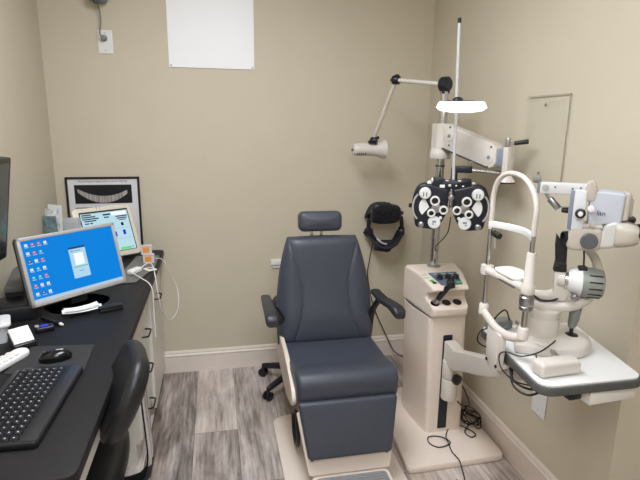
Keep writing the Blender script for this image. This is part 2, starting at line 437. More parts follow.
for dx in (-.052, .008): MB().cyl((HX + dx, YB - .148, HZ + .098), (HX + dx, YB - .158, HZ + .096), .014, .014, 16, .002).build('eyepiece_lens', GLASSDARK, t)
for sx in (-1, 1):
    MB().tube([(HX + sx * .097, YB - .06, HZ + .06), (HX + sx * .104, YB - .06, HZ + .0), (HX + sx * .098, YB - .06, HZ - .045)], .007, 8, flat=1.8).build('side_strap', NAVY, t)
    kb = MB().lathe([(.024, -.02), (.028, -.014), (.03, 0), (.028, .013), (.02, .017), (0, .018)], (HX + sx * .104, YB - .062, HZ - .03), (sx, -.3, 0), 18).build('tightening_knob', NAVY, t)
    if sx < 0: MB().cyl((HX - .118, YB - .07, HZ - .03), (HX - .139, YB - .074, HZ - .03), .006, .005, 10).build('knob_stem', NAVY, kb)
MB().tube([(HX - .1, YB - .06, HZ - .03), (HX - .075, YB - .10, HZ - .075), (HX - .02, YB - .13, HZ - .105), (HX + .04, YB - .12, HZ - .085), (HX + .1, YB - .06, HZ - .03)], .013, 10, flat=2.0).build('rear_band', NAVY, t)
MB().pad(rpoly([(-.065, -.03), (.03, -.045), (.055, -.01), (.06, .03), (-.06, .03)], .015), .045, .014, .003, frame((HX - .02, YB - .085, HZ - .105), (1, 0, 0), (0, .2, 1))).build('rear_pad', NAVY, t)
MB().tube([(HX - .07, YB - .125, HZ - .055), (HX - .045, YB - .14, HZ - .078), (HX - .015, YB - .146, HZ - .086)], .006, 8).build('pale_cable', SILVER, t)
MB().box((HX, YB - .012, HZ + .128), (.03, .024, .03), .004).build('wall_hook', NAVY, t)
MB().tube([(.915, YB - .06, .77), (.911, YB - .05, .737), (.902, YB - .03, .637), (.897, YB - .025, .554), (.92, YB - .03, .42), (.96, YB - .035, .3), (1.02, YB - .04, .17), (1.08, YB - .05, .05), (1.14, YB - .06, .006)], .0032, 8).build('power_cable', CABLE, t)

# ------------------------------------------------------------------ desk run along the left wall
XD = -.295
t = thing('countertop_desk', 'long black laminate desktop along the left wall', 'desk', (-.56, 1.92, .72))
MB().prism(rpoly([(XL + .002, .965), (XD, .965), (XD, YB - .004), (XL + .002, YB - .004)], [0, .03, .03, 0]), .722, .755, .006).build('desktop', LAMINATE, t)
MB().box((-.33, 1.51, .675), (.018, 1.03, .09), .002).build('apron', CAB, t)
MB().box((-.57, .99, .36), (.47, .02, .72), .002).build('end_panel', CAB, t)

def pull(M_, parent, name='handle'):
    m = MB(M_); L_ = .096
    m.tube([(0, 0, -L_ / 2), (.012, 0, -L_ / 2), (.026, 0, -L_ / 2 + .006), (.029, 0, -L_ / 2 + .02), (.029, 0, L_ / 2 - .02), (.026, 0, L_ / 2 - .006), (.012, 0, L_ / 2), (0, 0, L_ / 2)], .0042, 8, k=4)
    return m.build(name, BLACK, parent)
XP = -.347
t = thing('drawer_pedestal', 'white three-drawer pedestal under the desk, nearer than the door cabinet', 'cabinet', (-.57, 2.22, 0))
MB().box((-.585, 2.225, .41), (.47, .37, .62)).box((-.59, 2.225, .05), (.44, .37, .1)).build('carcass', CAB, t)
for z0, z1 in ((.115, .285), (.29, .455), (.46, .71)):
    d = MB().box((XP - .002, 2.225, (z0 + z1) / 2), (.018, .362, z1 - z0 - .004), .002, 1).build('drawer', CAB, t)
    zc = {.115: .175, .29: .355, .46: .525}[z0]
    pull(frame((XP + .006, 2.245, zc), (1, 0, 0), (0, 0, 1)) @ Matrix.Rotation(0, 4, 'X'), d)
t = thing('base_cabinet', 'white door cabinet under the far end of the desk at the back wall', 'cabinet', (-.57, 2.64, 0))
MB().box((-.585, 2.645, .41), (.47, .47, .62)).box((-.59, 2.645, .05), (.44, .47, .1)).build('carcass', CAB, t)
d = MB().box((XP + .01, 2.645, .38), (.022, .466, .66), .002, 1).build('door', CAB, t)
pull(frame((XP + .02, 2.62, .57), (1, 0, 0), (0, 0, 1)), d)

# framed poster leaning on back wall
t = thing('framed_poster', 'black-framed white medical poster with a gland photo, standing against the back wall', 'poster', (-.588, YB - .012, .756))
PW, PH = .372, .408
PF = frame((-.589, YB - .012, .757), (1, 0, 0), (0, .012, 1))
m = MB(PF); fr = .011
for c, d_ in (((0, PH - fr / 2, 0), (PW, fr, .016)), ((0, fr / 2, 0), (PW, fr, .016)), ((-PW / 2 + fr / 2, PH / 2, 0), (fr, PH, .016)), ((PW / 2 - fr / 2, PH / 2, 0), (fr, PH, .016))): m.box(c, d_, .002, 1)
m.build('frame', BLACK, t)
pp = MB(PF).box((0, PH / 2, -.002), (PW - .012, PH - .012, .006)).build('print', mat('poster_paper', (226, 224, 228), .35, var=.01), t)
text('PROGRESSIVE MEIBOMIAN GLAND DISEASE', .0128, PF @ Matrix.Translation((0, PH - .024, .0014)), mat('poster_ink', (92, 96, 116), .5, var=0), 'title_lettering', t)
MB(PF).box((.0, PH - .092, .0016), (.288, .1, .001)).build('gland_photo', mat('photo_black', (28, 28, 34), .3, var=.1), t)
m = MB(PF)
def cres(u):  # crescent centre line and half thickness
    x = -.128 + .25 * u; y = PH - .072 - .048 * (1 - ((u - .52) / .52) ** 2) + .012 * (u < .0)
    h = .004 + .0145 * math.sin(PI * min(1, max(0, .06 + u * .88))) ** .6
    return x, y, h
K = 70
for i in range(K):
    x0, y0, h0 = cres(i / K); x1, y1, h1 = cres((i + 1) / K); m.mi = random.choice((0, 0, 0, 1, 1))
    m.quad((x0, y0 - h0, .0024), (x1, y1 - h1, .0024), (x1, y1 + h1, .0024), (x0, y0 + h0, .0024))
m.build('gland_shape', [mat('gland_pale', (176, 170, 166), .5, var=.25, scale=300), mat('gland_mid', (140, 132, 130), .5, var=.3, scale=300), mat('gland_dark', (92, 88, 90), .5, var=.3, scale=300)], t)
m = MB(PF)
for r_ in range(7):
    m.box((-.02 + .006 * (r_ % 3), PH - .165 - r_ * .02, .0014), (.25 - .03 * (r_ % 3), .004, .0006))
m.build('small_print', mat('poster_ink', (92, 96, 116)), t)

# leaflet holder and the card in front
t = thing('leaflet_holder', 'clear leaflet holder with teal pamphlets in the desk corner by the left wall', 'leaflet holder', (-.77, 2.57, .757))
LF = frame((-.762, 2.56, .757), (.93, -.37, 0), (-.04, .16, 1))
MB(LF).box((0, .10, -.012), (.082, .2, .004)).box((0, .06, .012), (.082, .12, .003)).box((-.04, .08, 0), (.003, .16, .026)).box((.04, .08, 0), (.003, .16, .026)).box((0, .002, 0), (.082, .004, .026)).build('stand', mat('smoky_plastic', (66, 70, 76), .2, var=.02), t)
for k, (dz, hh, col_) in enumerate(((-.005, .305, (228, 230, 232)), (.0, .285, (214, 218, 220)), (.005, .25, (112, 134, 140)))):
    MB(LF @ Matrix.Rotation(R(-3 + 3 * k), 4, 'Z')).box((0, hh / 2 + .004, dz), (.072, hh, .002)).build('pamphlet', mat('pamphlet_%d' % k, col_, .4, var=.45 if k else .05, scale=45), t)
t = thing('grey_card_box', 'small pale grey carton leaning left of the ivory touchscreen', 'box', (-.69, 2.61, .757))
MB(frame((-.712, 2.585, .757), (.95, -.3, 0), (.09, .1, 1))).box((0, .12, 0), (.085, .24, .03), .002).box((.01, .215, .016), (.05, .006, .001)).box((.01, .2, .016), (.035, .004, .001)).build('carton', mat('carton_grey', (186, 186, 190), .5, var=.06), t)

# ------------------------------------------------------------------ silver monitor
yw, ti = R(-44.7), R(14.2)
n_ = V((math.cos(yw), math.sin(yw), 0)); ex_ = V((-math.sin(yw), math.cos(yw), 0)); up_ = V((0, 0, 1)) * math.cos(ti) - n_ * math.sin(ti)
MO = V((-.5136, 2.005, .801)); MF = frame(MO, ex_, up_)
MW, MH = .39, .253
t = thing('computer_monitor', 'silver-framed computer monitor with a blue desktop screen on the black desk', 'monitor', (-.55, 2.04, .755))
m = MB(MF); bz = .0135
m.box((0, MH - bz / 2, -.008), (MW, bz, .024), .003).box((0, bz / 2 + .0015, -.008), (MW, bz + .003, .024), .003)
m.box((-MW / 2 + bz / 2, MH / 2, -.008), (bz, MH, .024), .003).box((MW / 2 - bz / 2, MH / 2, -.008), (bz, MH, .024), .003)
m.build('bezel', SILVER, t)
MB(MF).prism(rrect(MW - .006, MH - .006, .01, 4, 0, MH / 2), -.045, -.006, .012).build('back_shell', BLACK, t)
SW, SH = MW - 2 * bz, MH - 2 * bz - .003
SF = MF @ Matrix.Translation((0, bz + .003, .0))
scr = MB(SF).box((0, SH / 2, -.003), (SW, SH, .004))
sm = screen('desktop_blue', (0, 130, 222), 1.0)
scr = scr.build('screen', sm, t)
def P2(fx, fy, z): return (-SW / 2 + fx * SW, SH * (1 - fy), z)
def rect(m, fx0, fy0, fx1, fy1, z): m.quad(P2(fx0, fy1, z), P2(fx1, fy1, z), P2(fx1, fy0, z), P2(fx0, fy0, z))
ICM = [screen('icon_white', (226, 234, 240)), screen('icon_red', (204, 96, 112)), screen('icon_teal', (70, 186, 200)), screen('icon_dark', (50, 76, 130)), screen('icon_grey', (178, 196, 210))]
m = MB(SF); rnd = random.Random(3)
pat = {0: (0, 1, 1, 0), 1: (0, 1, 2), 2: (3, 0, 1), 3: (0, 2, 0), 4: (2, 2, 1), 5: (1, 0, 0), 6: (0, 3, 0)}
for r_, cs in pat.items():
    for c_, k in enumerate(cs):
        fx = .03 + .063 * c_; fy = .045 + .133 * r_
        m.mi = k; rect(m, fx, fy + .006, fx + .03, fy + .05, .0004)
        m.mi = 0 if k != 0 else 4; rect(m, fx + .008, fy + .016, fx + .02, fy + .03, .0008)
        m.mi = 4; rect(m, fx - .002, fy + .058, fx + .04, fy + .069, .0004)
m.build('desktop_icons', ICM, scr)
m = MB(SF)
m.mi = 0; rect(m, .45, .24, .635, .78, .0004)
m.mi = 1; rect(m, .45, .24, .635, .275, .0007)
m.mi = 2; rect(m, .495, .355, .60, .56, .0008)
m.mi = 3; rect(m, .46, .585, .625, .598, .0008)
m.mi = 4; rect(m, .465, .30, .5, .325, .0008); rect(m, .51, .305, .58, .32, .0008); rect(m, .52, .66, .57, .672, .0008)
m.build('dialog_window', [screen('dialog_pale', (176, 216, 240)), screen('dialog_bar', (40, 70, 120)), screen('dialog_white', (248, 250, 252)), screen('dialog_green', (70, 190, 110)), screen('dialog_ink', (120, 160, 190))], scr)
m = MB(SF); rect(m, 0, .955, 1, 1, .0005); m.build('taskbar', screen('taskbar_pale', (176, 202, 226)), scr)
MB(MF).prism(circle(.0035, 12, 0, .009), .004, .0046).build('power_button', GREY, t)
NK = MO - n_ * .06
m = MB(); q = [NK + V((0, 0, -.036)), NK + V((0, 0, .02)), NK + V((0, 0, .085)) - n_ * .0]
m.rings([[p + ex_ * a + n_ * b_ for a, b_ in rrect(.07, .03, .01)] for p in (q[0] + n_ * .02, q[1] + n_ * .014, q[2] - n_ * .003)]); m.build('neck', BLACK, t)
MB(frame(NK + n_ * .035 + V((0, 0, -.046)), ex_, n_)).prism(rpoly([(-.11, -.09), (.11, -.09), (.125, .02), (.07, .075), (-.07, .075), (-.125, .02)], .03), 0, .011, .004).build('base', BLACK, t)

# ------------------------------------------------------------------ ivory touchscreen
yw, ti = R(-54), R(23)
n2 = V((math.cos(yw), math.sin(yw), 0)); ex2 = V((-math.sin(yw), math.cos(yw), 0)); up2 = V((0, 0, 1)) * math.cos(ti) - n2 * math.sin(ti)
TF = frame((-.514, 2.652, .779), ex2, up2); TW, TH = .304, .272
t = thing('touchscreen_display', 'ivory-framed medical touchscreen behind the computer monitor', 'display', (-.54, 2.66, .757))
IV = mat('ivory_plastic', (226, 218, 200), .4, var=.01)
MB(TF).prism(rrect(TW, TH, .022, 6, 0, TH / 2), -.035, 0, .008).build('case', IV, t)
MB(TF).prism(rrect(TW - .052, TH - .05, .004, 3, .004, TH / 2 + .002), -.001, .0012).build('screen_surround', BLACK, t)
TS = TF @ Matrix.Translation((.004, .03, .0014)); tw, th = TW - .062, TH - .062
scr = MB(TS).box((0, th / 2, 0), (tw, th, .0012)).build('screen', screen('tablet_pale', (190, 226, 238), .95), t)
m = MB(TS)
def rc(fx0, fy0, fx1, fy1, z=.001): m.quad((-tw / 2 + fx0 * tw, th * (1 - fy1), z), (-tw / 2 + fx1 * tw, th * (1 - fy1), z), (-tw / 2 + fx1 * tw, th * (1 - fy0), z), (-tw / 2 + fx0 * tw, th * (1 - fy0), z))
m.mi = 0
for a in ((.02, .02, .22, .05), (.02, .07, .30, .10), (.02, .12, .36, .15), (.05, .17, .30, .2), (.05, .23, .14, .26), (.16, .23, .22, .26), (.46, .05, .62, .09), (.47, .12, .58, .15), (.72, .13, .98, .16), (.74, .18, .96, .21), (.78, .23, .93, .25)): rc(*a)
m.mi = 1; rc(.64, .02, .97, .11)
m.mi = 2; rc(.6, .33, .64, .42); rc(.80, .31, .855, .39)
m.mi = 3; rc(.61, .52, .66, .65); rc(.80, .50, .86, .62)
m.mi = 4; rc(.66, .93, .9, .99)
m.mi = 5; rc(.4, .44, .98, .446); rc(.4, .7, .98, .706); rc(.91, .93, .96, .96)
m.build('screen_layout', [screen('tab_ink', (44, 60, 82)), screen('tab_white', (245, 250, 252)), screen('tab_black', (16, 20, 30)), screen('tab_blue', (24, 40, 200)), screen('tab_green', (110, 220, 120)), screen('tab_line', (130, 170, 190))], scr)
m = MB(TF)
for k in (-.008, .008): m.box((k - .02, TH - .018, .0004), (.0022, .034, .0016))
m.build('clip', SILVER, t)
MB().rings([[V((-.515, 2.64, .757)) - n2 * o_ + ex2 * a + n2 * b_ + V((0, 0, z)) for a, b_ in rrect(w_, d_, .02)] for z, w_, d_, o_ in ((0, .15, .09, .075), (.016, .14, .08, .075), (.05, .09, .04, .08), (.12, .09, .03, .10))]).build('foot', DGREY, t)

# small desk things at the far end
t = tag(MB().prism(rpoly([(-.46, 2.26), (-.36, 2.27), (-.305, 2.5), (-.305, 2.74), (-.42, 2.74)], .012), .7565, .7595).build('desk_mat', mat('grey_mat', (116, 113, 110), .6, var=.03)), 'flat dark grey mat on the far end of the desk below the touchscreen', 'mat')
def carton(label, x, y, z, rz):
    t = thing('eye_drop_box', label, 'box', (x, y, z), R(rz), 'eye drop boxes')
    m = MB(WM[t]); m.box((0, 0, .022), (.054, .03, .044), .001, 1); m.build('carton', mat('carton_lilac', (206, 204, 212), .5, var=.03), t)
    m = MB(WM[t]); m.box((-.002, -.0152, .021), (.03, .0008, .026)); m.box((0, -.0152, .039), (.046, .0006, .004)); m.build('orange_label', ORANGE, t)
carton('white eye drop box with orange square, stacked on top of its twin', -.352, 2.60, .8045, 8)
carton('white eye drop box with orange square, on the desk beneath its twin', -.342, 2.595, .7602, 3)
t = thing('sachet', 'small white sachet with a grey square by the desk edge', 'sachet', (-.322, 2.46, .7602), R(35))
MB(WM[t]).pad(rrect(.045, .06, .003, 2), .004, .0018, .001).build('pouch', PAPER, t)
MB(WM[t]).box((0, 0, .0056), (.02, .026, .0006)).build('printed_square', GREY, t)

t = thing('charging_cable', 'white charging cable with a small adapter looping over the far desk edge', 'cable', (-.37, 2.42, .757))
MB(F((-.385, 2.41, .768), 62)).pad(rrect(.075, .034, .008), .024, .008, .001, frame((0, 0, -.0085), (1, 0, 0), (0, 1, 0))).build('adapter', WHITE, t)
m = MB()
m.tube([(-.36, 2.445, .775), (-.335, 2.49, .785), (-.31, 2.46, .782), (-.288, 2.36, .755), (-.278, 2.33, .69), (-.268, 2.35, .60), (-.252, 2.43, .515), (-.235, 2.55, .475), (-.217, 2.66, .49), (-.222, 2.74, .56), (-.25, 2.72, .66), (-.282, 2.68, .745), (-.31, 2.64, .768), (-.345, 2.62, .764)], .0024, 8)
m.tube([(-.395, 2.375, .77), (-.37, 2.33, .776), (-.335, 2.27, .774), (-.297, 2.215, .766), (-.283, 2.2, .73), (-.283, 2.2, .64), (-.283, 2.205, .52)], .0024, 8)
m.build('cord', WHITE, t)

# ------------------------------------------------------------------ near end of the desk
t = thing('keyboard', 'black computer keyboard on the near end of the desk', 'keyboard', (-.47, 1.262, .756), R(-1.5))
KF = WM[t] @ Matrix.Rotation(R(0), 4, 'Z')
# local x across the desk (towards the room), local y along the desk
MB(KF).prism(rpoly([(-.098, -.187), (.078, -.187), (.08, .175), (.06, .187), (-.085, .187), (-.098, .165)], .012), 0, .017, .005).build('case', BLACK, t)
MB(KF).prism(rpoly([(.044, -.182), (.075, -.182), (.077, .172), (.05, .178)], .006), .012, .0195, .002).build('palm_rest', mat('satin_black', (44, 44, 47), .35, var=.04), t)
MB(KF).prism(rpoly([(-.095, -.178), (-.082, -.178), (-.082, .172), (-.095, .165)], .004), .012, .019, .0015).build('top_strip', mat('satin_black', (44, 44, 47)), t)
key0 = None
KM = [BLACK, mat('key_legend', (190, 192, 200), .5, var=0)]
for r_ in range(6):
    for c_ in range(16):
        x = -.068 + r_ * .0185 + (.004 if r_ else 0); y = -.17 + c_ * .0218
        if key0 is None:
            m = MB(WM[t]); m.mi = 0
            m.rings([[(px, py, z) for px, py in rrect(w_, w_, .002, 2)] for z, w_ in ((.0, .0155), (.005, .0135), (.0056, .0125))])
            m.mi = 1; m.quad((-.0034, -.0022, .0058), (.0, -.0022, .0058), (.0, .0016, .0058), (-.0034, .0016, .0058))
            m.T = WM[t]; key0 = m.build('key', KM, t); key0.location = (x, y, .0165)
        else: dup_part(key0, t, Matrix.Translation((x, y, .0165)))

t = thing('computer_mouse', 'black computer mouse on its pad beyond the keyboard', 'mouse', (-.483, 1.52, .7585), R(14))
def mz(x, y): return max(0.0, 1 - (abs(x) / .055) ** 2.4 - (abs(y) / .032) ** 2.4)
m = MB(WM[t])
m.rings([[(px * s_, py * s_, z) for px, py in circle(.045, 28, 0, 0, .026)] for s_, z in ((.96, 0), (1, .006), (.99, .012), (.93, .019), (.82, .024), (.6, .028), (.3, .0305), (.05, .031))]); m.build('shell', mat('gloss_black', (18, 18, 20), .18, var=.03), t)
MB(WM[t]).cyl((-.029, -.003, .026), (-.029, .003, .026), .006, .006, 14).build('scroll_wheel', DGREY, t)
MB(WM[t]).box((.012, 0, .0295), (.02, .008, .003), .001).build('silver_badge', SILVER, t)
tag(MB().prism(rpoly([(-.60, 1.45), (-.385, 1.43), (-.395, 1.615), (-.585, 1.63)], .01), .7555, .758).build('mouse_pad', mat('charcoal_cloth', (46, 44, 45), .85, var=.04)), 'thin charcoal mouse pad under the black mouse', 'mouse pad')
t = thing('handset', 'white slim handset with rows of buttons at the left edge of the desk', 'handset', (-.622, 1.497, .756), R(67))
MB(WM[t]).pad(rpoly([(-.10, -.024), (.085, -.026), (.10, 0), (.085, .024), (-.10, .022)], .018), .022, .008, .002).build('body', WHITE, t)
b0 = None
for i in range(7):
    for j in range(3):
        x, y = -.085 + i * .021, -.017 + j * .015
        if b0 is None: b0 = MB(WM[t]).box((0, 0, 0), (.012, .009, .004), .0015, 1).build('button', mat('ivory_button', (214, 210, 200), .5, var=.02), t); b0.location = (x, y, .0235)
        else: dup_part(b0, t, Matrix.Translation((x, y, .0235)))
t = thing('card_stand', 'white notepad tilted on a small black stand left of the monitor', 'notepad', (-.60, 1.69, .756))
CF = frame((-.600, 1.625, .772), (.78, .60, 0), (-.38, .42, .62))
MB(CF).box((0, .030, 0), (.058, .054, .010), .001, 1).build('notepad', PAPER, t)
m = MB(CF)
for k in range(4): m.box((0, .044 - k * .008, .0054), (.03, .0014, .0004))
m.build('faint_print', mat('faint_pink', (226, 206, 200), .7, var=0), t)
MB(CF).box((0, .026, -.011), (.06, .052, .010), .002).box((0, -.004, -.006), (.064, .007, .026), .002).build('stand', BLACK, t)
MB().box((-.61, 1.645, .762), (.06, .06, .012), .003, rz=R(36)).build('foot', BLACK, t)
t = thing('usb_hub', 'small black gadget with a blue-violet light beside the notepad', 'gadget', (-.585, 1.765, .756), R(25))
MB(WM[t]).pad(rrect(.06, .036, .008), .018, .006, .001).build('body', BLACK, t)
MB(WM[t]).prism(rrect(.022, .016, .003), .0175, .0195).build('blue_light', screen('blue_glow', (60, 60, 230), 1.2), t)
MB(WM[t]).box((-.022, .004, .019), (.012, .02, .002), .0005, 1).build('silver_trim', SILVER, t)
t = thing('receipt_papers', 'curled white slips of paper lying before the monitor stand', 'papers', (-.50, 1.915, .756), R(18))
for k, (dy, rz_, L_) in enumerate(((-.012, 0, .135), (.004, 8, .12))):
    M_ = WM[t] @ F((0, dy, .0115 + .003 * k), rz_)
    MB(M_).grid(18, 4, lambda u, v: (u * L_ / 2, (v - .5) * .045 + .006 * u, .006 * u * u + .003 * (v - .5) ** 2 * 4 + .002)).build('slip', PAPER, t)
t = thing('stapler', 'black stapler lying right of the white paper slips', 'stapler', (-.405, 1.925, .756), R(25))
MB(WM[t]).box((.004, 0, .006), (.085, .028, .012), .004).build('base', BLACK, t)
MB(WM[t]).rings([[(x, y * w_, z0 + z * h_) for y, z in ((-.5, 0), (-.5, .7), (-.3, 1), (.3, 1), (.5, .7), (.5, 0))] for x, w_, h_, z0 in ((-.04, .02, .008, .014), (-.03, .024, .010, .013), (.03, .024, .012, .012), (.045, .02, .009, .011))]).build('arm', BLACK, t)
t = thing('scanner_pen', 'slim black pen with a pale tip in front of the monitor base', 'pen', (-.57, 1.83, .756))
MB().cyl((-.625, 1.87, .763), (-.545, 1.80, .763), .0065, .0065, 14, .002).build('barrel', BLACK, t)
MB().cyl((-.545, 1.80, .763), (-.535, 1.792, .763), .0062, .004, 14).build('tip', PAPER, t)
# left edge
t = thing('wipes_tub', 'white plastic tub at the left edge of the desk', 'tub', (-.74, 1.70, .756))
MB(F((-.730, 1.70, .756), 20)).rings([[(x, y, z) for x, y in rrect(w_, w_ * .8, .015)] for z, w_ in ((0, .10), (.055, .115))]).build('tub', mat('clear_white_plastic', (214, 218, 224), .3, var=.02), t)
MB(F((-.730, 1.70, .756), 20)).prism(rrect(.13, .106, .018), .055, .066, .003).build('lid', WHITE, t)
t = thing('white_bottle', 'white bottle standing at the left edge of the desk behind the tub', 'bottle', (-.765, 1.80, .756))
MB().lathe([(.028, 0), (.031, .004), (.031, .085), (.024, .103), (.013, .11), (.013, .125), (0, .126)], (-.765, 1.80, .756)).build('body', WHITE, t)
MB().cyl((-.765, 1.80, .866), (-.765, 1.80, .89), .016, .015, 20, .002).build('cap', WHITE, t)
MB().rings([[(-.765 + .0314 * math.cos(a), 1.80 + .0314 * math.sin(a), z) for a in [R(-120 + 10 * k) for k in range(17)]] for z in (.80, .826)], cap=False).build('green_label', mat('label_green', (150, 190, 170), .5, var=.1), t)
t = thing('shade_box', 'black box enlarged to stand in for desk shading left of the monitor', 'box', (-.745, 1.98, .756))
MB(F((-.735, 1.93, .756), 18)).box((0, 0, .026), (.15, .15, .052), .006).box((0, .0, .0535), (.12, .12, .004), .0015).build('case', BLACK, t)  # black case also covers desk that is only shaded here
t = thing('paper_stack', 'slanted stack of dark grey binders against the left wall', 'binders', (-.79, 2.17, .756))
for k in range(4):
    MB(F((-.785 + .004 * k, 2.20 - .03 * k, .757 + .0255 * k), 4 + 3 * k)).box((0, 0, .012), (.06, .30, .0235), .003).build('binder', mat('binder_%d' % (k % 2), ((70, 70, 70), (96, 95, 93))[k % 2], .6, var=.05), t)
# wall-side dark monitor
t = thing('wall_monitor', 'black-framed monitor on the left wall, cut by the left edge of the photo', 'monitor', (-.80, 1.72, 1.15))
WF = frame((-.725, 1.72, 1.148), V((.022, 1, 0)), V((.15, 0, .988)))
MB(WF).prism(rrect(.48, .36, .008, 4), -.03, 0, .003).build('frame', BLACK, t)
MB(WF).box((-.004, .004, .0006), (.448, .318, .002)).build('screen', mat('dim_screen', (56, 60, 62), .12, var=.35, scale=5), t)
MB().box((-.795, 1.72, 1.15), (.06, .10, .10), .004).build('wall_mount', BLACK, t)

# ------------------------------------------------------------------ five-star castor base shared by the two rolling seats
def star_base(t, cx, cy, a0, Rr, hub_z, col_top, mleg):
    for k in range(5):
        a = R(a0 + 72 * k); d = V((math.cos(a), math.sin(a), 0)); c = V((cx, cy, 0))
        leg = MB().tube([c + d * .02 + V((0, 0, hub_z + .03)), c + d * (Rr * .5) + V((0, 0, hub_z + .015)), c + d * (Rr * .9) + V((0, 0, hub_z - .005)), c + d * Rr + V((0, 0, hub_z - .012))], lambda u: .022 - .007 * u, 10, flat=.9).build('leg', mleg, t)
        w_ = MB(); e = V((-d.y, d.x, 0)); q = c + d * Rr
        for s_ in (-1, 1): w_.lathe([(.02, -.008), (.025, -.005), (.025, .005), (.02, .008), (0, .009)], q + e * .013 * s_ + V((0, 0, .0255)), e * s_, 16)
        w_.cyl(q + V((0, 0, .03)), q + V((0, 0, hub_z)), .009, .009, 12)
        w_.build('castor', BLACK, leg)
    MB().lathe([(.034, hub_z - .02), (.036, hub_z), (.034, hub_z + .045), (.028, hub_z + .06), (.026, col_top * .62), (.015, col_top * .63), (.015, col_top)], (cx, cy, 0)).build('gas_column', BLACK, t)

# rolling stool behind the examination chair
t = thing('rolling_stool', 'black five-legged rolling stool behind the grey examination chair', 'stool', (.43, 2.61, 0))
star_base(t, .43, 2.61, 144, .235, .075, .46, BLACK)
MB().prism(circle(.15, 36, .43, 2.61), .455, .52, .022, seg=4).build('seat', BLACKVINYL, t)

# task chair at the desk
t = thing('task_chair', 'black vinyl task chair pushed under the desk, seen edge-on from behind', 'chair', (-.42, 1.33, 0))
bd_ = V((-.22, .975, 0)).normalized(); bn = V((bd_.y, -bd_.x, 0)); bu = V((0, 0, 1)) * math.cos(R(29)) + bn * math.sin(R(29))
bkp = MB(frame(V((-.254, 1.335, .735)), bd_, bu)); bkp.pad(rpoly([(-.13, -.11), (.13, -.11), (.15, .01), (.105, .12), (-.105, .12), (-.15, .01)], .06), .054, .026, .008, frame((0, 0, -.027), (1, 0, 0), (0, 1, 0)))
bkp.deform(lambda x, y, z: (x, y, z - .9 * x * x - .9 * (y + .02) ** 2)); bkp.build('backrest', BLACKVINYL, t)
MB(F((-.46, 1.33, .455), 0)).pad(rpoly([(-.20, -.22), (.155, -.235), (.185, -.1), (.185, .1), (.155, .235), (-.20, .22)], .08), .085, .036, .012).build('seat', BLACKVINYL, t)
MB().box((-.45, 1.33, .435), (.22, .2, .03), .008).build('seat_pan', BLACK, t)
jb = MB()
for s_ in (-.016, .016):
    jb.tube([(-.215, 1.34 + s_, .745), (-.213, 1.34 + s_, .68), (-.209, 1.34 + s_, .60), (-.208, 1.34 + s_, .525), (-.222, 1.34 + s_, .462), (-.27, 1.34 + s_, .438), (-.42, 1.34 + s_, .432)], .007, 10)
jb.build('back_bars', CHROME, t)
MB().rings([[(x + nx * b_, 1.34 + a, z + nz * b_) for a, b_ in rrect(.052, .02, .008, 4)] for x, z, nx, nz in ((-.209, .505, 1, 0), (-.216, .475, .93, -.37), (-.236, .452, .6, -.8), (-.27, .442, .15, -.99), (-.36, .438, 0, -1))]).build('bar_cover', BLACK, t)
star_base(t, -.53, 1.33, 36, .21, .075, .43, CHROME)

# ------------------------------------------------------------------ examination chair
CX = .492
t = thing('examination_chair', 'slate grey vinyl examination chair on a beige base in the middle of the room', 'examination chair', (CX, 2.0, 0))
MB().prism(rpoly([(.238, 1.36), (.742, 1.36), (.742, 2.255), (.30, 2.285), (.238, 2.25)], .045), 0, .022, .008).build('base_plate', BEIGE, t)
MB().rings([[(CX + x, 2.02 + y, z) for x, y in rrect(w_, d_, .05)] for z, w_, d_ in ((.02, .30, .36), (.03, .29, .35), (.2, .27, .32), (.21, .235, .285), (.36, .235, .285))]).build('pedestal', BEIGE, t)
# seat cushion: side profile (y, z) swept across x
prof = rpoly([(2.26, .375), (2.26, .455), (2.10, .462), (1.93, .466), (1.835, .492), (1.785, .487), (1.764, .455), (1.766, .40), (1.778, .362), (1.95, .36)], [.02, .02, .05, .05, .04, .03, .03, .03, .012, .03])
m = MB(); m.pad(prof, .42, .022, .004, frame((.285, 0, 0), (0, 1, 0), (0, 0, 1)))
def seatdef(x, y, z):
    u = (x - .495) / .21; s_ = 1 + .03 * (y - 1.8) / .4
    dz = 0
    if z > .43:
        dz = .010 * (1 - u * u) * -1 + .004
        dz -= .008 * math.exp(-((abs(u) - .72) / .16) ** 2) * math.exp(-((y - 2.1) / .1) ** 2)
    return (.495 + (x - .495) * s_ + 0, y, z + dz)
m.deform(seatdef); m.build('seat', LEATHER, t)
sf = MB(); sf.prism(rpoly([(.30, 1.83), (.69, 1.83), (.70, 2.26), (.29, 2.26)], .03), .335, .366, .006); sf.build('seat_pan', BEIGE, t)
# side shells carrying the armrests
for sx in (-1, 1):
    po = rpoly([(2.33, .42), (2.20, .42), (2.04, .42), (1.92, .42), (1.83, .40), (1.815, .372), (1.83, .345), (1.95, .305), (2.10, .315), (2.30, .36)], .03) if sx > 0 else rpoly([(2.33, .60), (2.28, .62), (2.22, .49), (2.04, .475), (1.92, .45), (1.815, .415), (1.795, .372), (1.83, .338), (1.95, .305), (2.10, .315), (2.30, .36)], [.02, .02, .05, .05, .05, .03, .02, .02, .05, .05, .04])
    xx = .270 if sx < 0 else .702
    MB().prism(po, 0, .018, .005, frame((xx, 0, 0), (0, 1, 0), (0, 0, 1))).build('side_shell', BEIGE, t)
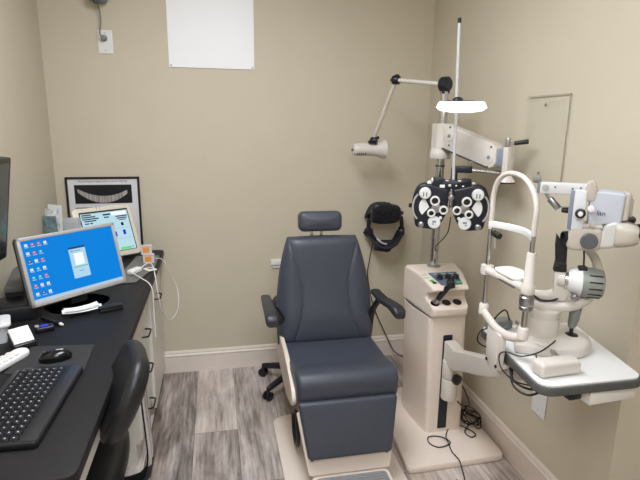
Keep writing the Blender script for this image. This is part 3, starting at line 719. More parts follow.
# backrest
BX = .486
def bk(u, v, front):
    hw = .235 * (1 - .295 * v ** 2.6) * (1 - .02 * (1 - v) ** 4)
    cx = .494 - .010 * v
    yb, zb = 2.215 + .075 * v, .435 + .502 * v
    e = max(0, 1 - abs(u) ** 7) ** .5 * max(0, 1 - abs(2 * v - 1) ** 16) ** .5
    zt = zb + (.004 * (1 - u * u) if v > .9 else 0)
    if not front: return (cx + hw * u, yb + .052 * e, zt)
    us = .48 + (.50 * ((v - .45) / .53) ** 2 if v > .45 else .25 * ((.45 - v) / .45) ** 2)
    d = .052 * e
    a = abs(u)
    if a > us and us < .95: d += .007 * math.sin(min(1, (a - us) / max(.05, 1 - us)) * PI) * e
    elif a <= us: d += .004 * (1 - (a / us) ** 2) * e
    d -= .0045 * math.exp(-((a - us) / .016) ** 2) * e * (1 if v < .95 else 0)
    d += .012 * math.exp(-((v - .22) / .2) ** 2) * e      # lumbar swell
    return (cx + hw * u, yb - d * .985, zt + d * .15)
MB().grid(90, 60, lambda u, v: bk(u, v, True), lambda u, v: bk(u, v, False)).build('backrest', LEATHER, t, sharp=60)
MB(frame((.49, 2.318, .69), (1, 0, 0), (0, .148, .989))).prism(rpoly([(-.17, -.25), (.17, -.25), (.13, .22), (-.13, .22)], .04), -.012, .012, .004).build('back_shell', BEIGE, t)
# headrest
HF = frame((.474, 2.30, 1.008), (1, 0, 0), (0, .10, .995))
hr = MB(HF).pad(rrect(.205, .094, .026, 6), .078, .026, .006, frame((0, 0, -.03), (1, 0, 0), (0, 1, 0))).build('headrest', LEATHER, t)
m = MB()
for dx in (-.035, .012): m.cyl((.474 + dx, 2.305, .90), (.474 + dx, 2.31, .98), .007, .007, 12)
m.build('headrest_post', CHROME, t)
# armrests
def armrest(sx):
    cx = .207 if sx < 0 else .728
    dx = .003 if sx < 0 else .03
    sec = lambda w_, h_: rrect(w_, h_, min(w_, h_) * .35, 4)
    rg = []
    for y, z, w_, h_, ox in ((2.215, .678, .030, .016, 0), (2.195, .679, .044, .024, 0), (2.08, .678, .050, .026, .0), (2.00, .679, .054, .028, .6), (1.965, .672, .056, .038, .85), (1.94, .662, .054, .040, 1.0), (1.93, .655, .042, .028, 1.02)):
        rg.append([(cx + dx * ox + a, y, z + b_) for a, b_ in sec(w_, h_)])
    ar = MB().rings(rg).build('armrest', mat('armrest_urethane', (42, 44, 50), .38, var=.05), t)
    xi = .279 if sx < 0 else .711
    MB().tube([(cx + (xi - cx) * .3, 2.12, .664), (cx + (xi - cx) * .6, 2.15, .63), (xi, 2.19, .57), (xi, 2.22, .46)], .011, 10, flat=1.6).build('support', BLACK, ar)
armrest(-1); armrest(1)
# leg panel
LFm = frame((.490, 1.768, .362), (1, 0, 0), (0, .26, 1))
MB(LFm).prism(rpoly([(-.207, -.02), (.207, -.02), (.178, -.205), (.166, -.272), (-.166, -.272), (-.178, -.205)], .012), -.03, -.004, .004).build('leg_frame', BEIGE, t)
MB(LFm).pad(rpoly([(-.204, .026), (.204, .026), (.170, -.2), (-.170, -.2)], .016), .034, .014, .003, frame((0, 0, -.006), (1, 0, 0), (0, 1, 0))).build('leg_pad', LEATHER, t)
m = MB(LFm)
for dx in (-.155, .152): m.box((dx, -.203, .006), (.012, .008, .012), .002, 1)
m.build('pad_clips', BLACK, t)
# foot plate with a ribbed tread
MB().prism(rpoly([(.335, 1.46), (.645, 1.46), (.648, 1.715), (.332, 1.715)], .03), .072, .094, .006).build('footplate', BEIGE, t)
m = MB(); m.prism(rpoly([(.35, 1.475), (.63, 1.475), (.634, 1.69), (.346, 1.69)], .02), .0945, .0975)
for k in range(14): m.box((.49, 1.485 + k * .0148, .0985), (.27, .006, .003), .001, 1)
m.build('tread', mat('ribbed_grey', (136, 136, 138), .5, var=.05), t)
for dx in (-.1, .1): MB().box((CX + dx, 1.82, .075), (.03, .22, .026), .006).build('footplate_arm', BEIGE, t)
MB().tube([(.315, 2.06, .17), (.315, 1.98, .21), (.315, 1.93, .17), (.315, 1.93, .10), (.315, 1.97, .065), (.315, 2.04, .085)], .0095, 10, closed=True).build('release_loop', BLACK, t)

# ------------------------------------------------------------------ instrument stand
t = thing('instrument_stand', 'beige ophthalmic instrument stand with a chrome pole beside the right wall', 'instrument stand', (1.02, 2.1, 0))
MB().prism(rpoly([(.758, 1.76), (1.222, 1.772), (1.228, 2.24), (1.20, 2.42), (.86, 2.42), (.80, 2.26)], .035), 0, .034, .009).build('base_plate', BEIGE, t)
CF_ = rpoly([(.936, 1.983), (1.116, 1.988), (1.158, 2.16), (1.158, 2.27), (.916, 2.27), (.910, 2.17)], [.022, .022, .05, .04, .04, .05])
MB().rings([[(x - o_, y, z) for x, y in CF_] for z, o_ in ((.03, 0), (.612, .018))]).build('column', BEIGE, t)
MB().box((1.012, 1.987, .29), (.043, .012, .47)).build('height_slot', NAVY, t)
MB().rings([[(1.007 + (x - 1.025) * .96, 2.13 + (y - 2.13) * .975, z) for x, y in CF_] for z in (.606, .618)]).build('seam', DGREY, t)
# upper housing: (y, z) profile widened towards the back
pr = rpoly([(2.27, .616), (1.972, .616), (1.958, .63), (1.955, .662), (2.035, .692), (2.022, .722), (1.962, .744), (1.966, .757), (2.10, .789), (2.27, .789)], [.01, .02, .02, .008, .008, .008, .008, .006, .03, .03])
def hx(y): return .083 + (min(max(y, 1.95), 2.22) - 1.95) / .27 * .046
m = MB(); m.pad(pr, .2, .012, 0, frame((-.1, 0, 0), (0, 1, 0), (0, 0, 1)), seg=4)
m.deform(lambda x, y, z: (1.002 + .09 * min(1, max(0, (y - 1.96) / .25)) * .25 + x * 10 * hx(y), y, z)); m.build('console', BEIGE, t)
PNF = frame((.994, 1.966, .7576), (1, 0, 0), (0, .134, .0315))   # on the sloping panel
pn = MB(PNF).prism(rpoly([(-.028, .022), (.074, .022), (.09, .132), (-.048, .132)], .006), -.001, .0022).build('control_panel', mat('panel_slate', (92, 106, 122), .4, var=.03), t)
k0 = None
for dx, dy in ((-.014, .078), (.026, .078), (.064, .076)):
    if k0 is None:
        k0 = MB(PNF).lathe([(.0155, .002), (.0155, .004), (.0135, .006), (.012, .018), (.0, .0185)], (dx, dy, 0), (0, 0, 1), 20).build('knob', BLACK, pn); d0 = (dx, dy)
    else:
        L_ = PNF.to_3x3() @ V((dx - d0[0], dy - d0[1], 0)); dup_part(k0, pn, Matrix.Translation(L_))
m = MB(PNF)
for dx in (-.02, .02, .058): m.box((dx, .118, .0026), (.02, .004, .0008))
m.build('panel_marks', mat('mark_pale', (190, 214, 230), .5, var=0), pn)
MB(PNF).box((.062, .036, .003), (.024, .012, .003), .001, 1).build('green_switch', GREEN, pn)
m = MB(PNF)
m.box((-.058, .062, .002), (.018, .016, .004), .001, 1); m.build('green_button', GREEN, t)
m = MB(PNF); m.box((-.052, .045, .002), (.018, .014, .004), .001, 1); m.build('black_button', BLACK, t)
for yy, w_ in ((.118, .03), (.092, .03)): MB(PNF).box((-.072, yy, .0006), (w_, .004, .0008)).build('printed_line', mat('print_green', (120, 176, 128), .5, var=0), t)
# instrument wells on the front shelf
WFm = frame((.998, 1.995, .6775), (1, 0, 0), (0, .08, .03)); w0 = None
for dx in (-.055, .0, .052):
    if w0 is None:
        m = MB(WFm); m.ring((dx, 0, .0005), (0, 0, 1), .0185, .0018, 24, 6); m.lathe([(.0185, -.001), (.0185, .0012), (0, .0012)], (dx, 0, 0), (0, 0, 1), 24)
        w0 = m.build('instrument_well', GLASSDARK, t)
    else: dup_part(w0, t, Matrix.Translation((dx + .055, 0, 0)))
# pole
MB().cyl((1.02, 2.2, .787), (1.02, 2.2, 1.60), .0195, .0195, 24).build('pole', CHROME, t)
MB().lathe([(.03, .788), (.03, .793), (.024, .798), (.019, .798)], (1.02, 2.2, 0)).build('pole_flange', STEEL, t)
MB().lathe([(.045, 1.305), (.048, 1.31), (.048, 1.335), (.042, 1.348), (.042, 1.352), (.0, 1.352)], (1.018, 2.2, 0)).build('height_collar', BEIGE2, t)
MB().ring((1.02, 2.2, 1.272), (0, 0, 1), .018, .004).build('clamp_ring', BLACK, t)
# upper arm for the phoropter
AO = V((1.02, 2.2, 0)); AE = V((1.150, 1.865, 0)); ad = (AE - AO).normalized(); an = V((ad.y, -ad.x, 0)) * 1
if an.y > 0: an = -an          # an points to the camera side
AF = Matrix.Identity(4); 
for i in range(3): AF[i][0] = ad[i]; AF[i][1] = (0, 0, 1)[i]; AF[i][2] = ad.cross(V((0, 0, 1)))[i]; AF[i][3] = AO[i]
sgn = 1 if V((AF[0][2], AF[1][2], 0)).dot(an) > 0 else -1
LA = (AE - AO).length
ua = MB(); ua.rings([[(AO.x + x, AO.y + y, z) for x, y in rpoly([(-.036, .045), (-.036, -.03), (-.014, -.048), (.05, -.048), (.058, .0), (.04, .045)], .018)] for z in (1.352, 1.358, 1.456, 1.462)])
ub = ua.build('arm_bracket', BEIGE2, t)
arm = MB(AF).prism(rpoly([(.02, 1.356), (.02, 1.461), (.05, 1.458), (LA - .055, 1.385), (LA - .03, 1.365), (LA - .03, 1.30), (LA - .06, 1.28)], [.01, .012, .01, .03, .03, .03, .02]), -.03, .03, .006).build('upper_arm', BEIGE2, t)
MB(AF).prism([(.03, 1.350), (.03, 1.358), (LA - .07, 1.29), (LA - .07, 1.282)], -.0305, .0305).build('lower_link', mat('dark_gap', (70, 68, 66), .6, var=.02), arm)
c0 = None
for (a_, z_) in ((.075, 1.408), (LA - .062, 1.328)):
    p_ = AF @ V((a_, z_, .03 * sgn))
    cv = MB().lathe([(.024, 0), (.024, .002), (.02, .0035), (0, .0035)], p_, an, 24).build('pivot_cover', BEIGE2, arm)
    MB().lathe([(.0085, .003), (.0085, .005), (.004, .005), (.004, .0035), (0, .0035)], p_, an, 6).build('hex_socket', SLATE, cv)
m = MB()
for a_, z_ in ((.075, 1.446), (.075, 1.368), (LA - .055, 1.37), (LA - .067, 1.289)):
    m.lathe([(.0045, 0), (.0045, .002), (0, .002)], AF @ V((a_, z_, .03 * sgn)), an, 10)
m.build('bolts', DGREY, arm)
MB(AF).box((LA - .02, 1.328, 0), (.04, .066, .045), .004).build('hinge_block', SLATE, t)
MB(AF).prism(rpoly([(LA - .004, 1.262), (LA - .004, 1.372), (LA + .022, 1.372), (LA + .022, 1.262)], .006), -.022, .022, .004).build('end_bracket', BEIGE2, t)
E3 = AF @ V((LA + .008, 0, 0))
MB().cyl((E3.x - .008, E3.y, 1.365), (E3.x - .008, E3.y, 1.408), .010, .010, 16, .002).build('clamp_post', STEEL, t)
lv = MB().cyl((E3.x - .008, E3.y, 1.385), (E3.x + .02, E3.y - .018, 1.388), .0055, .0055, 12).build('clamp_lever', CHROME, t)
MB().cyl((E3.x + .012, E3.y - .012, 1.387), (E3.x + .056, E3.y - .042, 1.396), .0085, .0095, 14, .002).build('lever_grip', BLACK, lv)
kn = MB().lathe([(.014, 0), (.024, -.012), (.032, -.026), (.034, -.031), (0, -.032)], (E3.x, E3.y, 1.264), (0, 0, 1), 24).build('swivel_knob', BEIGE2, t)
MB().lathe([(.0345, -.0305), (.0345, -.036), (0, -.036)], (E3.x, E3.y, 1.264), (0, 0, 1), 24).build('knob_rim', BLACK, kn)
# lower arm carrying the table
MB().cyl((1.022, 1.955, .225), (1.022, 1.955, .33), .036, .036, 24, .004).build('hinge_post', BEIGE2, t)
MB().cyl((1.022, 1.955, .333), (1.022, 1.955, .415), .037, .037, 24, .004).build('hinge_post', BEIGE2, t)
la = MB()
pts = [(1.018, 1.972, .452, .05, .105), (1.018, 1.93, .455, .052, .105), (1.014, 1.88, .452, .05, .095), (.99, 1.75, .509, .046, .085), (.956, 1.60, .573, .044, .08), (.925, 1.45, .640, .044, .072), (.89, 1.32, .700, .05, .055), (.885, 1.26, .716, .05, .04)]
la.rings([[(x + a, y, z + b_) for a, b_ in rrect(w_ * 1.05, h_, .007, 4)] for x, y, z, w_, h_ in pts]); lo_ = la.build('lower_arm', BEIGE2, t)
MB().lathe([(.008, 0), (.008, .018), (.021, .018), (.024, .022), (.024, .036), (.019, .040), (0, .041)], (1.022, 1.93, .345), (.25, -1, 0), 18).build('locking_knob', NAVY, t)

# hand-held scope resting in the first well
t = thing('handheld_scope', 'black hand-held scope standing tilted in the left well of the stand', 'scope', (.943, 1.995, .678))
MB().cyl((.943, 1.995, .679), (.954, 1.985, .705), .013, .012, 18, .002).build('sleeve', STEEL, t)
MB().tube([(.952, 1.986, .70), (.968, 1.975, .73), (.984, 1.962, .762)], .0125, 16, straight=True).build('handle', BLACK, t)
MB(frame((.993, 1.955, .778), (1, -.2, .2), (-.25, 0, 1))).pad(rrect(.032, .036, .008), .03, .008, .002, frame((0, 0, -.015), (1, 0, 0), (0, 1, 0))).build('head', BLACK, t)
MB().cyl((.996, 1.955, .79), (1.006, 1.952, .815), .006, .007, 12).build('brow_rest', BLACK, t)

# ------------------------------------------------------------------ overhead lamp on the pole
t = thing('examination_lamp', 'cream jointed examination lamp on top of the chrome pole, reaching left', 'lamp', (1.02, 2.2, 1.61))
J1, J2, J3 = V((1.02, 2.2, 1.632)), V((.896, 2.5, 1.671)), V((.846, 2.68, 1.375))
MB().cyl((1.02, 2.2, 1.56), (1.02, 2.2, 1.61), .019, .019, 20, .002).build('mount_sleeve', STEEL, t)
MB().lathe([(.026, -.022), (.033, -.016), (.034, 0), (.033, .016), (.026, .022), (0, .022)], J1, (.5, -.85, 0), 24).box((1.02, 2.2, 1.605), (.036, .036, .03), .006).build('base_joint', NAVY, t)
MB().tube([J1, J2], .0095, 12, straight=True).build('upper_arm', BEIGE2, t)
MB().lathe([(.018, -.02), (.022, -.014), (.022, .014), (.018, .02), (0, .02)], J2, (.8, -.5, 0), 18).box(J2 + V((.004, 0, .018)), (.02, .02, .018), .004).box(J2 + V((-.022, 0, 0)), (.016, .016, .014), .004).build('elbow_joint', NAVY, t)
MB().tube([J2, J3], .0105, 12, straight=True).build('lower_arm', BEIGE2, t)
MB().lathe([(.016, -.018), (.02, -.012), (.02, .012), (.016, .018), (0, .018)], J3 + V((0, -.01, -.005)), (.8, -.5, 0), 18).box(J3 + V((.018, -.01, .01)), (.02, .02, .016), .004).box(J3 + V((-.022, -.01, -.012)), (.02, .02, .016), .004).build('head_joint', NAVY, t)
HA = V((.735, 2.69, 1.321)); HB = V((.918, 2.70, 1.322))
hd = MB().lathe([(0, 0), (.026, .003), (.032, .012), (.034, .03), (.034, .11), (.040, .14), (.05, .168), (.052, .182), (.048, .183), (.03, .12), (0, .10)], HA, HB - HA, 28).build('lamp_head', BEIGE2, t)
m = MB(); 
for k in range(5): m.box((.755 + k * .011, 2.667, 1.2985), (.005, .014, .012))
m.build('vent_slots', DGREY, hd)
MB().cyl((.737, 2.69, 1.32), (.728, 2.69, 1.32), .007, .006, 12).build('end_switch', DGREY, hd)

# ------------------------------------------------------------------ phoropter
PO = (.975, 1.95, 1.12); PFm = F(PO, -22)
t = thing('phoropter', 'dark navy phoropter with white rings and dials hanging over the stand', 'phoropter', PO, R(-22))
U0 = -.013
rod = MB(PFm).tube([(.19, 0, .146), (.10, 0, .153), (.05, 0, .156)], .0075, 12, straight=True).build('support_rod', CHROME, t)
MB(PFm).box((.03, .004, .157), (.072, .03, .028), .005).build('tilt_clamp', NAVY, t)
m = MB(PFm); m.lathe([(.006, 0), (.006, .012), (.011, .014), (.011, .02), (0, .021)], (.055, 0, .17), (0, 0, 1), 14); m.build('thumb_screw', STEEL, t)
MB(PFm).box((-.004, .006, .137), (.026, .03, .06), .005).build('hanger', NAVY, t)
MB(PFm).prism(rpoly([(-.078, -.025), (.078, -.025), (.078, .03), (.045, .03), (.042, .024), (-.03, .024), (-.034, .032), (-.078, .032)], .005), -.022, .022, .004, frame((U0, 0, .09), (1, 0, 0), (0, 0, 1))).build('top_bar', NAVY, t)
m = MB(PFm)
for du, dw, w_, h_ in ((-.038, -.002, .02, .012), (-.008, .002, .01, .009), (.018, .002, .006, .006), (.046, .0, .008, .005), (-.02, .022, .012, .005), (.03, .022, .012, .005)): m.box((U0 + du, -.0225, .09 + dw), (w_, .002, h_), .0005, 1)
m.build('scale_windows', PAPER, t)
MB(PFm).cyl((U0, -.022, .042), (U0, -.034, .042), .014, .012, 18, .002).build('centre_knob', STEEL, t)
MB(PFm).tube([(U0, -.015, .09), (U0, -.02, .03), (U0, -.01, .0)], .006, 10).build('nose_rest_stem', STEEL, t)
for s_ in (-1, 1):
    def X(u): return U0 + s_ * u
    pol = rpoly([(.008, .075), (.10, .10), (.135, .09), (.156, .045), (.157, -.01), (.147, -.045), (.138, -.09), (.06, -.098), (.034, -.07), (.012, -.025)], [.005, .03, .04, .04, .03, .02, .015, .02, .03, .02])
    pol = [(s_ * u, w_) for u, w_ in pol]
    bd = MB(PFm).pad(pol, .062, .010, .002, frame((U0, .036, 0), (1, 0, 0), (0, 0, 1))).build('lens_battery', NAVY, t)
    m = MB(PFm); m.tube([(X(.112 + .041 * math.cos(a)), -.029, .0 + .062 * math.sin(a)) for a in [R(q) for q in (-58, -35, -12, 12, 35, 58)]], .0042, 8, flat=.8); m.build('silver_arc', SILVER, bd)
    a_ = [(-.006, 0.0)] + [(.036 * math.cos(R(q)), .042 * math.sin(R(q))) for q in range(-54, 70, 6)]
    MB(PFm).prism([(s_ * x, y) for x, y in a_], 0, .0025, M=frame((X(.092), -.0265, .0), (1, 0, 0), (0, 0, 1))).build('power_scale', WHITE, bd)
    big = MB(PFm).lathe([(.0245, 0), (.025, .004), (.0235, .016), (.02, .019), (0, .0195)], (X(.106), -.026, .058), (0, -1, 0), 28).build('dial', WHITE, bd)
    m = MB(PFm)
    for du in (-.006, .006): m.box((X(.106) + du, -.0458, .054), (.005, .001, .018), .0008, 1)
    m.build('dial_marks', GREY, big)
    def lens_ring(u, w_, r_):
        o = MB(PFm).lathe([(r_, 0), (r_, .012), (r_ - .002, .015), (r_ - .0065, .015), (r_ - .0072, .012), (r_ - .0072, .001)], (X(u), -.026, w_), (0, -1, 0), 28).build('lens_ring', WHITE, bd)
        MB(PFm).cyl((X(u), -.0262, w_), (X(u), -.031, w_), r_ - .007, r_ - .007, 24).build('lens', GLASSDARK, o)
    lens_ring(.064, .027, .0205); lens_ring(.027, -.0105, .0185); lens_ring(.076, -.025, .0175)
    hub = MB(PFm).lathe([(.02, 0), (.02, .006), (.008, .009), (0, .009)], (X(.057), -.026, -.004), (0, -1, 0), 20).build('lens_turret', STEEL, bd)
    MB(PFm).lathe([(.012, 0), (.012, .012), (.009, .014), (0, .014)], (X(.116), -.026, -.076), (0, -1, 0), 20).build('small_knob', STEEL, bd)
    o = MB(PFm).lathe([(.0265, 0), (.0265, .006), (.024, .010), (0, .0105)], (X(.062), -.026, -.064), (0, -1, 0), 28).build('cylinder_dial', WHITE, bd)
    m = MB(PFm); m.box((X(.062), -.0368, -.06), (.016, .0012, .008), .0004, 1).box((X(.066), -.0368, -.07), (.008, .0012, .005), .0004, 1); m.build('dial_window', SLATE, o)
    MB(PFm).lathe([(.0065, 0), (.0065, .006), (0, .008)], (X(.037), -.026, -.044), (0, -1, 0), 14).build('axis_button', WHITE, bd)
    MB(PFm).box((X(.163), 0, .0), (.016, .016, .018), .003).build('side_lever', NAVY, bd)
    m = MB(PFm)
    for u_, w_ in (((.091, .099), (.075, .112)) if s_ < 0 else ()): m.lathe([(.006, -.012), (.0095, -.008), (.0095, .006), (.006, .009), (0, .0095)], (X(u_), -.012, w_), (0, -1, 0), 16)
    if s_ < 0: m.build('white_levelling_knobs', WHITE, bd)
    else: m.box((X(.088), -.004, .098), (.018, .024, .016), .003); m.build('levelling_block', STEEL, bd)
MB().tube([(.985, 1.985, 1.07), (.995, 2.02, 1.0), (1.0, 2.08, .95), (1.0, 2.15, .90), (1.012, 2.175, .88), (1.02, 2.178, .87)], .0024, 8).build('cord', CABLE, t)
# near-point rod with its white reading light
t = thing('near_point_rod', 'tall pale upright rod clamped to the top of the phoropter', 'rod', (.967, 1.95, 1.235))
RB, RT = V((.9665, 1.945, 1.20)), V((.944, 1.945, 1.858))
MB().tube([RB, RB + (RT - RB) * .972], .0065, 12, straight=True).build('rod', mat('pale_satin_rod', (206, 206, 208), .3, .2, var=.01), t)
MB().tube([RB + (RT - RB) * .972, RT], .0072, 12, straight=True).build('end_cap', BLACK, t)
RL = RB + (RT - RB) * .523
t = thing('reading_light', 'glowing white flat reading light clamped on the tall rod', 'light', (.975, 1.94, 1.52))
LFr = F((RL.x + .008, 1.915, RL.z - .02), -12)
MB(LFr).rings([[(x, y, z) for x, y in rpoly([(-a, -b_), (a, -b_), (a + .012, 0), (a, b_), (-a, b_), (-a - .012, 0)], .02)] for z, a, b_ in ((.020, .078, .042), (.016, .081, .045), (-.002, .089, .048), (-.014, .074, .036), (-.021, .03, .014))]).build('diffuser', mat('reading_light_white', (250, 250, 250), .4, var=0, emit=(248, 250, 255), estr=1.6), t)
MB(LFr).box((-.01, .0, .0225), (.11, .05, .004), .001, 1).build('top_plate', NAVY, t)
MB(LFr).lathe([(.021, 0), (.019, .008), (.012, .014), (0, .016)], (-.016, .0, .024), (0, 0, 1), 20).build('clamp_knob', NAVY, t)

# ------------------------------------------------------------------ instrument table
t = thing('instrument_table', 'white grey-edged instrument table on the arm, carrying the slit lamp', 'table', (1.0, 1.28, .745))
tp = rpoly([(.822, 1.066), (1.145, 1.066), (1.222, 1.468), (.872, 1.490)], [.05, .035, .03, .03])
MB().prism(tp, .752, .776, .003).build('edge_band', DGREY, t)
MB().rings([[(1.015 + (x - 1.015) * .965, 1.278 + (y - 1.278) * .97, z) for x, y in tp] for z in (.77, .7795, .7805)]).build('tabletop', WHITE, t)
MB(F((1.055, 1.13, .73), 4)).box((0, 0, 0), (.155, .10, .042), .003).build('power_unit', CAB, t)
MB(F((.955, 1.135, .73), 4)).box((0, 0, 0), (.04, .07, .032), .003).build('shade_block', BLACK, t)  # black block added in place of the shadow left of the power unit
br = MB(F((.829, 1.305, .79), 83)).prism(rpoly([(-.038, .055), (.05, .055), (.05, .0), (.036, -.068), (-.03, -.068), (-.038, .0)], .008), -.012, .012, .003, frame((0, 0, 0), (1, 0, 0), (0, 0, 1))).build('clamp_bracket', BEIGE2, t)
MB().box((.872, 1.31, .735), (.085, .07, .014), .003).build('clamp_foot', BEIGE2, t)
b0 = None
for dy in (-.028, .026):
    p = V((.8145, 1.302 + dy, .742))
    if b0 is None: b0 = MB().lathe([(.0055, 0), (.0055, .003), (.003, .003), (0, .0015)], p, (-1, .1, 0), 12).build('bracket_bolt', BLACK, br); q0 = p
    else: dup_part(b0, br, Matrix.Translation(p - q0))

# ------------------------------------------------------------------ chin rest
t = thing('chin_rest', 'cream chin rest frame with chrome uprights and a white paper-topped chin cup', 'chin rest', (.835, 1.31, .84))
UF, UN = V((.838, 1.411, 0)), V((.848, 1.208, 0))
def at(p, z): return (p.x, p.y, z)
MB().tube([at(UF, .868), (.832, 1.375, .862), (.828, 1.31, .848), (.834, 1.25, .848), at(UN, .862)], .014, 12, flat=.8).build('lower_bar', BEIGE2, t)
for p in (UF, UN): MB().lathe([(.012, -.012), (.0155, -.008), (.0155, .022), (.0125, .026), (0, .026)], at(p, .868), (0, 0, 1), 20).build('upright_socket', BEIGE2, t)
MB().cyl(at(UF, .885), at(UF, 1.145), .0068, .0068, 16).build('far_upright', CHROME, t)
MB().cyl(at(UN, .885), at(UN, .95), .0085, .0085, 16).build('near_upright', CHROME, t)
MB().lathe([(.016, .945), (.019, .948), (.019, .957), (.017, .959), (.02, .963), (.02, .985), (.017, .988), (.0175, .998), (.014, 1.0)], at(UN, 0)).build('height_ring', STEEL, t)
MB().lathe([(.018, .995), (.019, 1.0), (.019, 1.018), (.0145, 1.024), (.0125, 1.11), (.011, 1.113), (0, 1.113)], at(UN, 0)).build('near_sleeve', BEIGE2, t)
MB().cyl(at(UN, 1.11), at(UN, 1.165), .0065, .0065, 16).build('upper_rod', CHROME, t)
m = MB(); m.tube([at(UF, 1.14), at(UF, 1.20), at(UF, 1.25), (UF.x + .001, UF.y - .02, 1.294), (.842, 1.345, 1.318), (.845, 1.28, 1.314), (UN.x, UN.y + .025, 1.284), at(UN, 1.24), at(UN, 1.19), at(UN, 1.16)], .0075, 14); m.build('top_arch', BEIGE2, t)
def band(z, bow, w_, h_):
    rg = []
    for k in range(13):
        s_ = k / 12; p = UF.lerp(UN, s_); q = math.sin(PI * s_)
        c = V((p.x - bow * q - .004, p.y, z))
        rg.append([c + V((a, 0, b_)) for a, b_ in rrect(w_, h_, min(w_, h_) * .4, 3)])
    return rg
MB().rings(band(1.155, -.035, .010, .022)).build('forehead_band', WHITE, t)
MB().cyl((UF.x + .004, UF.y - .012, 1.128), (UF.x + .006, UF.y - .045, 1.124), .010, .010, 16, .002).build('fixation_knob', BLACK, t)
MB().cyl((UF.x + .0, UF.y - .028, 1.118), (UF.x + .002, UF.y - .03, 1.085), .002, .002, 8).build('knob_pin', SILVER, t)
MB().rings(band(1.008, .0, .026, .024)).build('chin_bar', BEIGE2, t)
MB().lathe([(.02, -.014), (.021, 0), (.02, .014), (0, .015)], at(UF, 1.008), (0, 0, 1), 20).build('bar_cup', BEIGE2, t)
MB(F((.862, 1.305, 1.014), 90)).prism(rpoly([(-.065, -.03), (-.02, -.042), (.03, -.04), (.062, -.03), (.06, .035), (-.06, .035)], .025), .006, .016, .003).build('chin_cup', PAPER, t)
MB(F((.84, 1.305, 1.004), 88)).box((0, .0, .0), (.13, .03, .006), .001).build('cup_slide', STEEL, t)

# ------------------------------------------------------------------ slit lamp
SO = (1.03, 1.325, .7805)
t = thing('slit_lamp', 'cream slit lamp microscope standing on the white instrument table', 'slit lamp', SO)
BASE = circle(1, 40)
MB().rings([[(1.030 + .108 * x * s_, 1.318 + .115 * y * s_, z) for x, y in BASE] for z, s_ in ((.782, .97), (.786, 1), (.806, 1), (.815, .96), (.821, .86), (.825, .6), (.827, .4))]).build('base', BEIGE2, t)
MB(F((.955, 1.30, .80), -30)).box((0, 0, -.004), (.12, .13, .03), .008).build('cross_slide', BEIGE2, t)
m = MB(); m.cyl((.95, 1.14, .803), (.99, 1.45, .803), .0065, .0065, 14); m.build('axle', CHROME, t)
MB(F((.913, 1.137, .803), 3)).pad(rrect(.128, .05, .01, 4), .042, .01, .001, frame((0, 0, -.021), (1, 0, 0), (0, 1, 0))).build('rail_cover', BEIGE2, t)
MB(F((.925, 1.455, .800), 3)).pad(rrect(.09, .04, .01, 4), .036, .01, .001, frame((0, 0, -.018), (1, 0, 0), (0, 1, 0))).build('rail_cover', GREY, t)
j = MB().cyl((1.064, 1.278, .815), (1.064, 1.279, .86), .006, .006, 12).lathe([(.022, 0), (.02, .004), (.012, .007), (0, .008)], (1.064, 1.278, .822)).build('joystick', BLACK, t)
MB().rings([[(1.064 + a + (z - .85) * .12, 1.279 + b_, z) for a, b_ in circle(r_, 18)] for z, r_ in ((.848, .009), (.856, .013), (.895, .0165), (.915, .0165), (.922, .013), (.924, .003))]).build('joystick_grip', GREY, j)
MB().tube([(1.09, 1.30, .838), (1.105, 1.30, .87), (1.10, 1.33, .895), (1.06, 1.36, .91), (1.03, 1.36, .92)], .0014, 6).build('guard_wire', STEEL, t)
L = F((1.0, 1.30, 1.0), -30)
MB(L).lathe([(.046, -.20), (.047, -.196), (.047, -.125), (.045, -.12), (.046, -.117), (.046, -.096), (.042, -.092), (0, -.091)], (-.018, .0, 0)).build('pivot_column', BEIGE2, t)
m = MB(L)
m.tube([(-.062, -.01, -.076), (-.02, -.012, -.082), (.03, -.012, -.080), (.075, -.004, -.066), (.110, .018, -.036), (.126, .034, .01), (.113, .038, .058), (.092, .034, .088), (.066, .03, .108), (.05, .02, .118)], lambda u: .019 - .008 * u, 14, flat=.8); m.build('microscope_arm', BEIGE2, t)
m = MB(L)
m.prism(rpoly([(-.065, -.060), (.036, -.060), (.042, -.03), (.033, .032), (-.004, .032), (.0, -.036), (-.02, -.044), (-.065, -.044)], [.006, .02, .02, .004, .004, .02, .01, .006]), -.016, .016, .004, frame((0, -.005, 0), (1, 0, 0), (0, 0, 1))); m.build('illumination_arm', BEIGE2, t)
pm = MB(L).prism(rpoly([(-.008, .03), (.028, .03), (.025, .06), (-.004, .06)], .003), -.018, .018, .002, frame((0, -.005, 0), (1, 0, 0), (0, 0, 1))).prism(rpoly([(-.004, .058), (.025, .058), (.022, .112), (.008, .118), (-.009, .143), (-.010, .11)], .002), -.015, .015, .002, frame((0, -.005, 0), (1, 0, 0), (0, 0, 1))).build('prism_tower', BLACK, t)
MB(L).box((.009, -.024, .047), (.026, .002, .01), .0005, 1).build('glass_window', GLASSDARK, pm)
AX = (.06, -.002, -.002)
lh = MB(L)
def ringx(x, r_, dz=0): return [(x, -.004 + r_ * math.cos(a), .004 + dz + r_ * math.sin(a)) for a in [2 * PI * k / 28 for k in range(28)]]
lh.rings([ringx(*q) for q in ((.004, .020), (.008, .024), (.022, .026), (.028, .029), (.034, .029))]); lh = lh.build('lamp_condenser', BEIGE2, t)
MB(L).rings([ringx(*q) for q in ((.024, .028), (.026, .031), (.034, .031), (.036, .028))]).build('chrome_ring', CHROME, lh)
MB(L).rings([ringx(*q) for q in ((.033, .030), (.038, .034), (.066, .0445, -.001), (.07, .045, -.001))]).build('lamp_cone', WHITE, t)
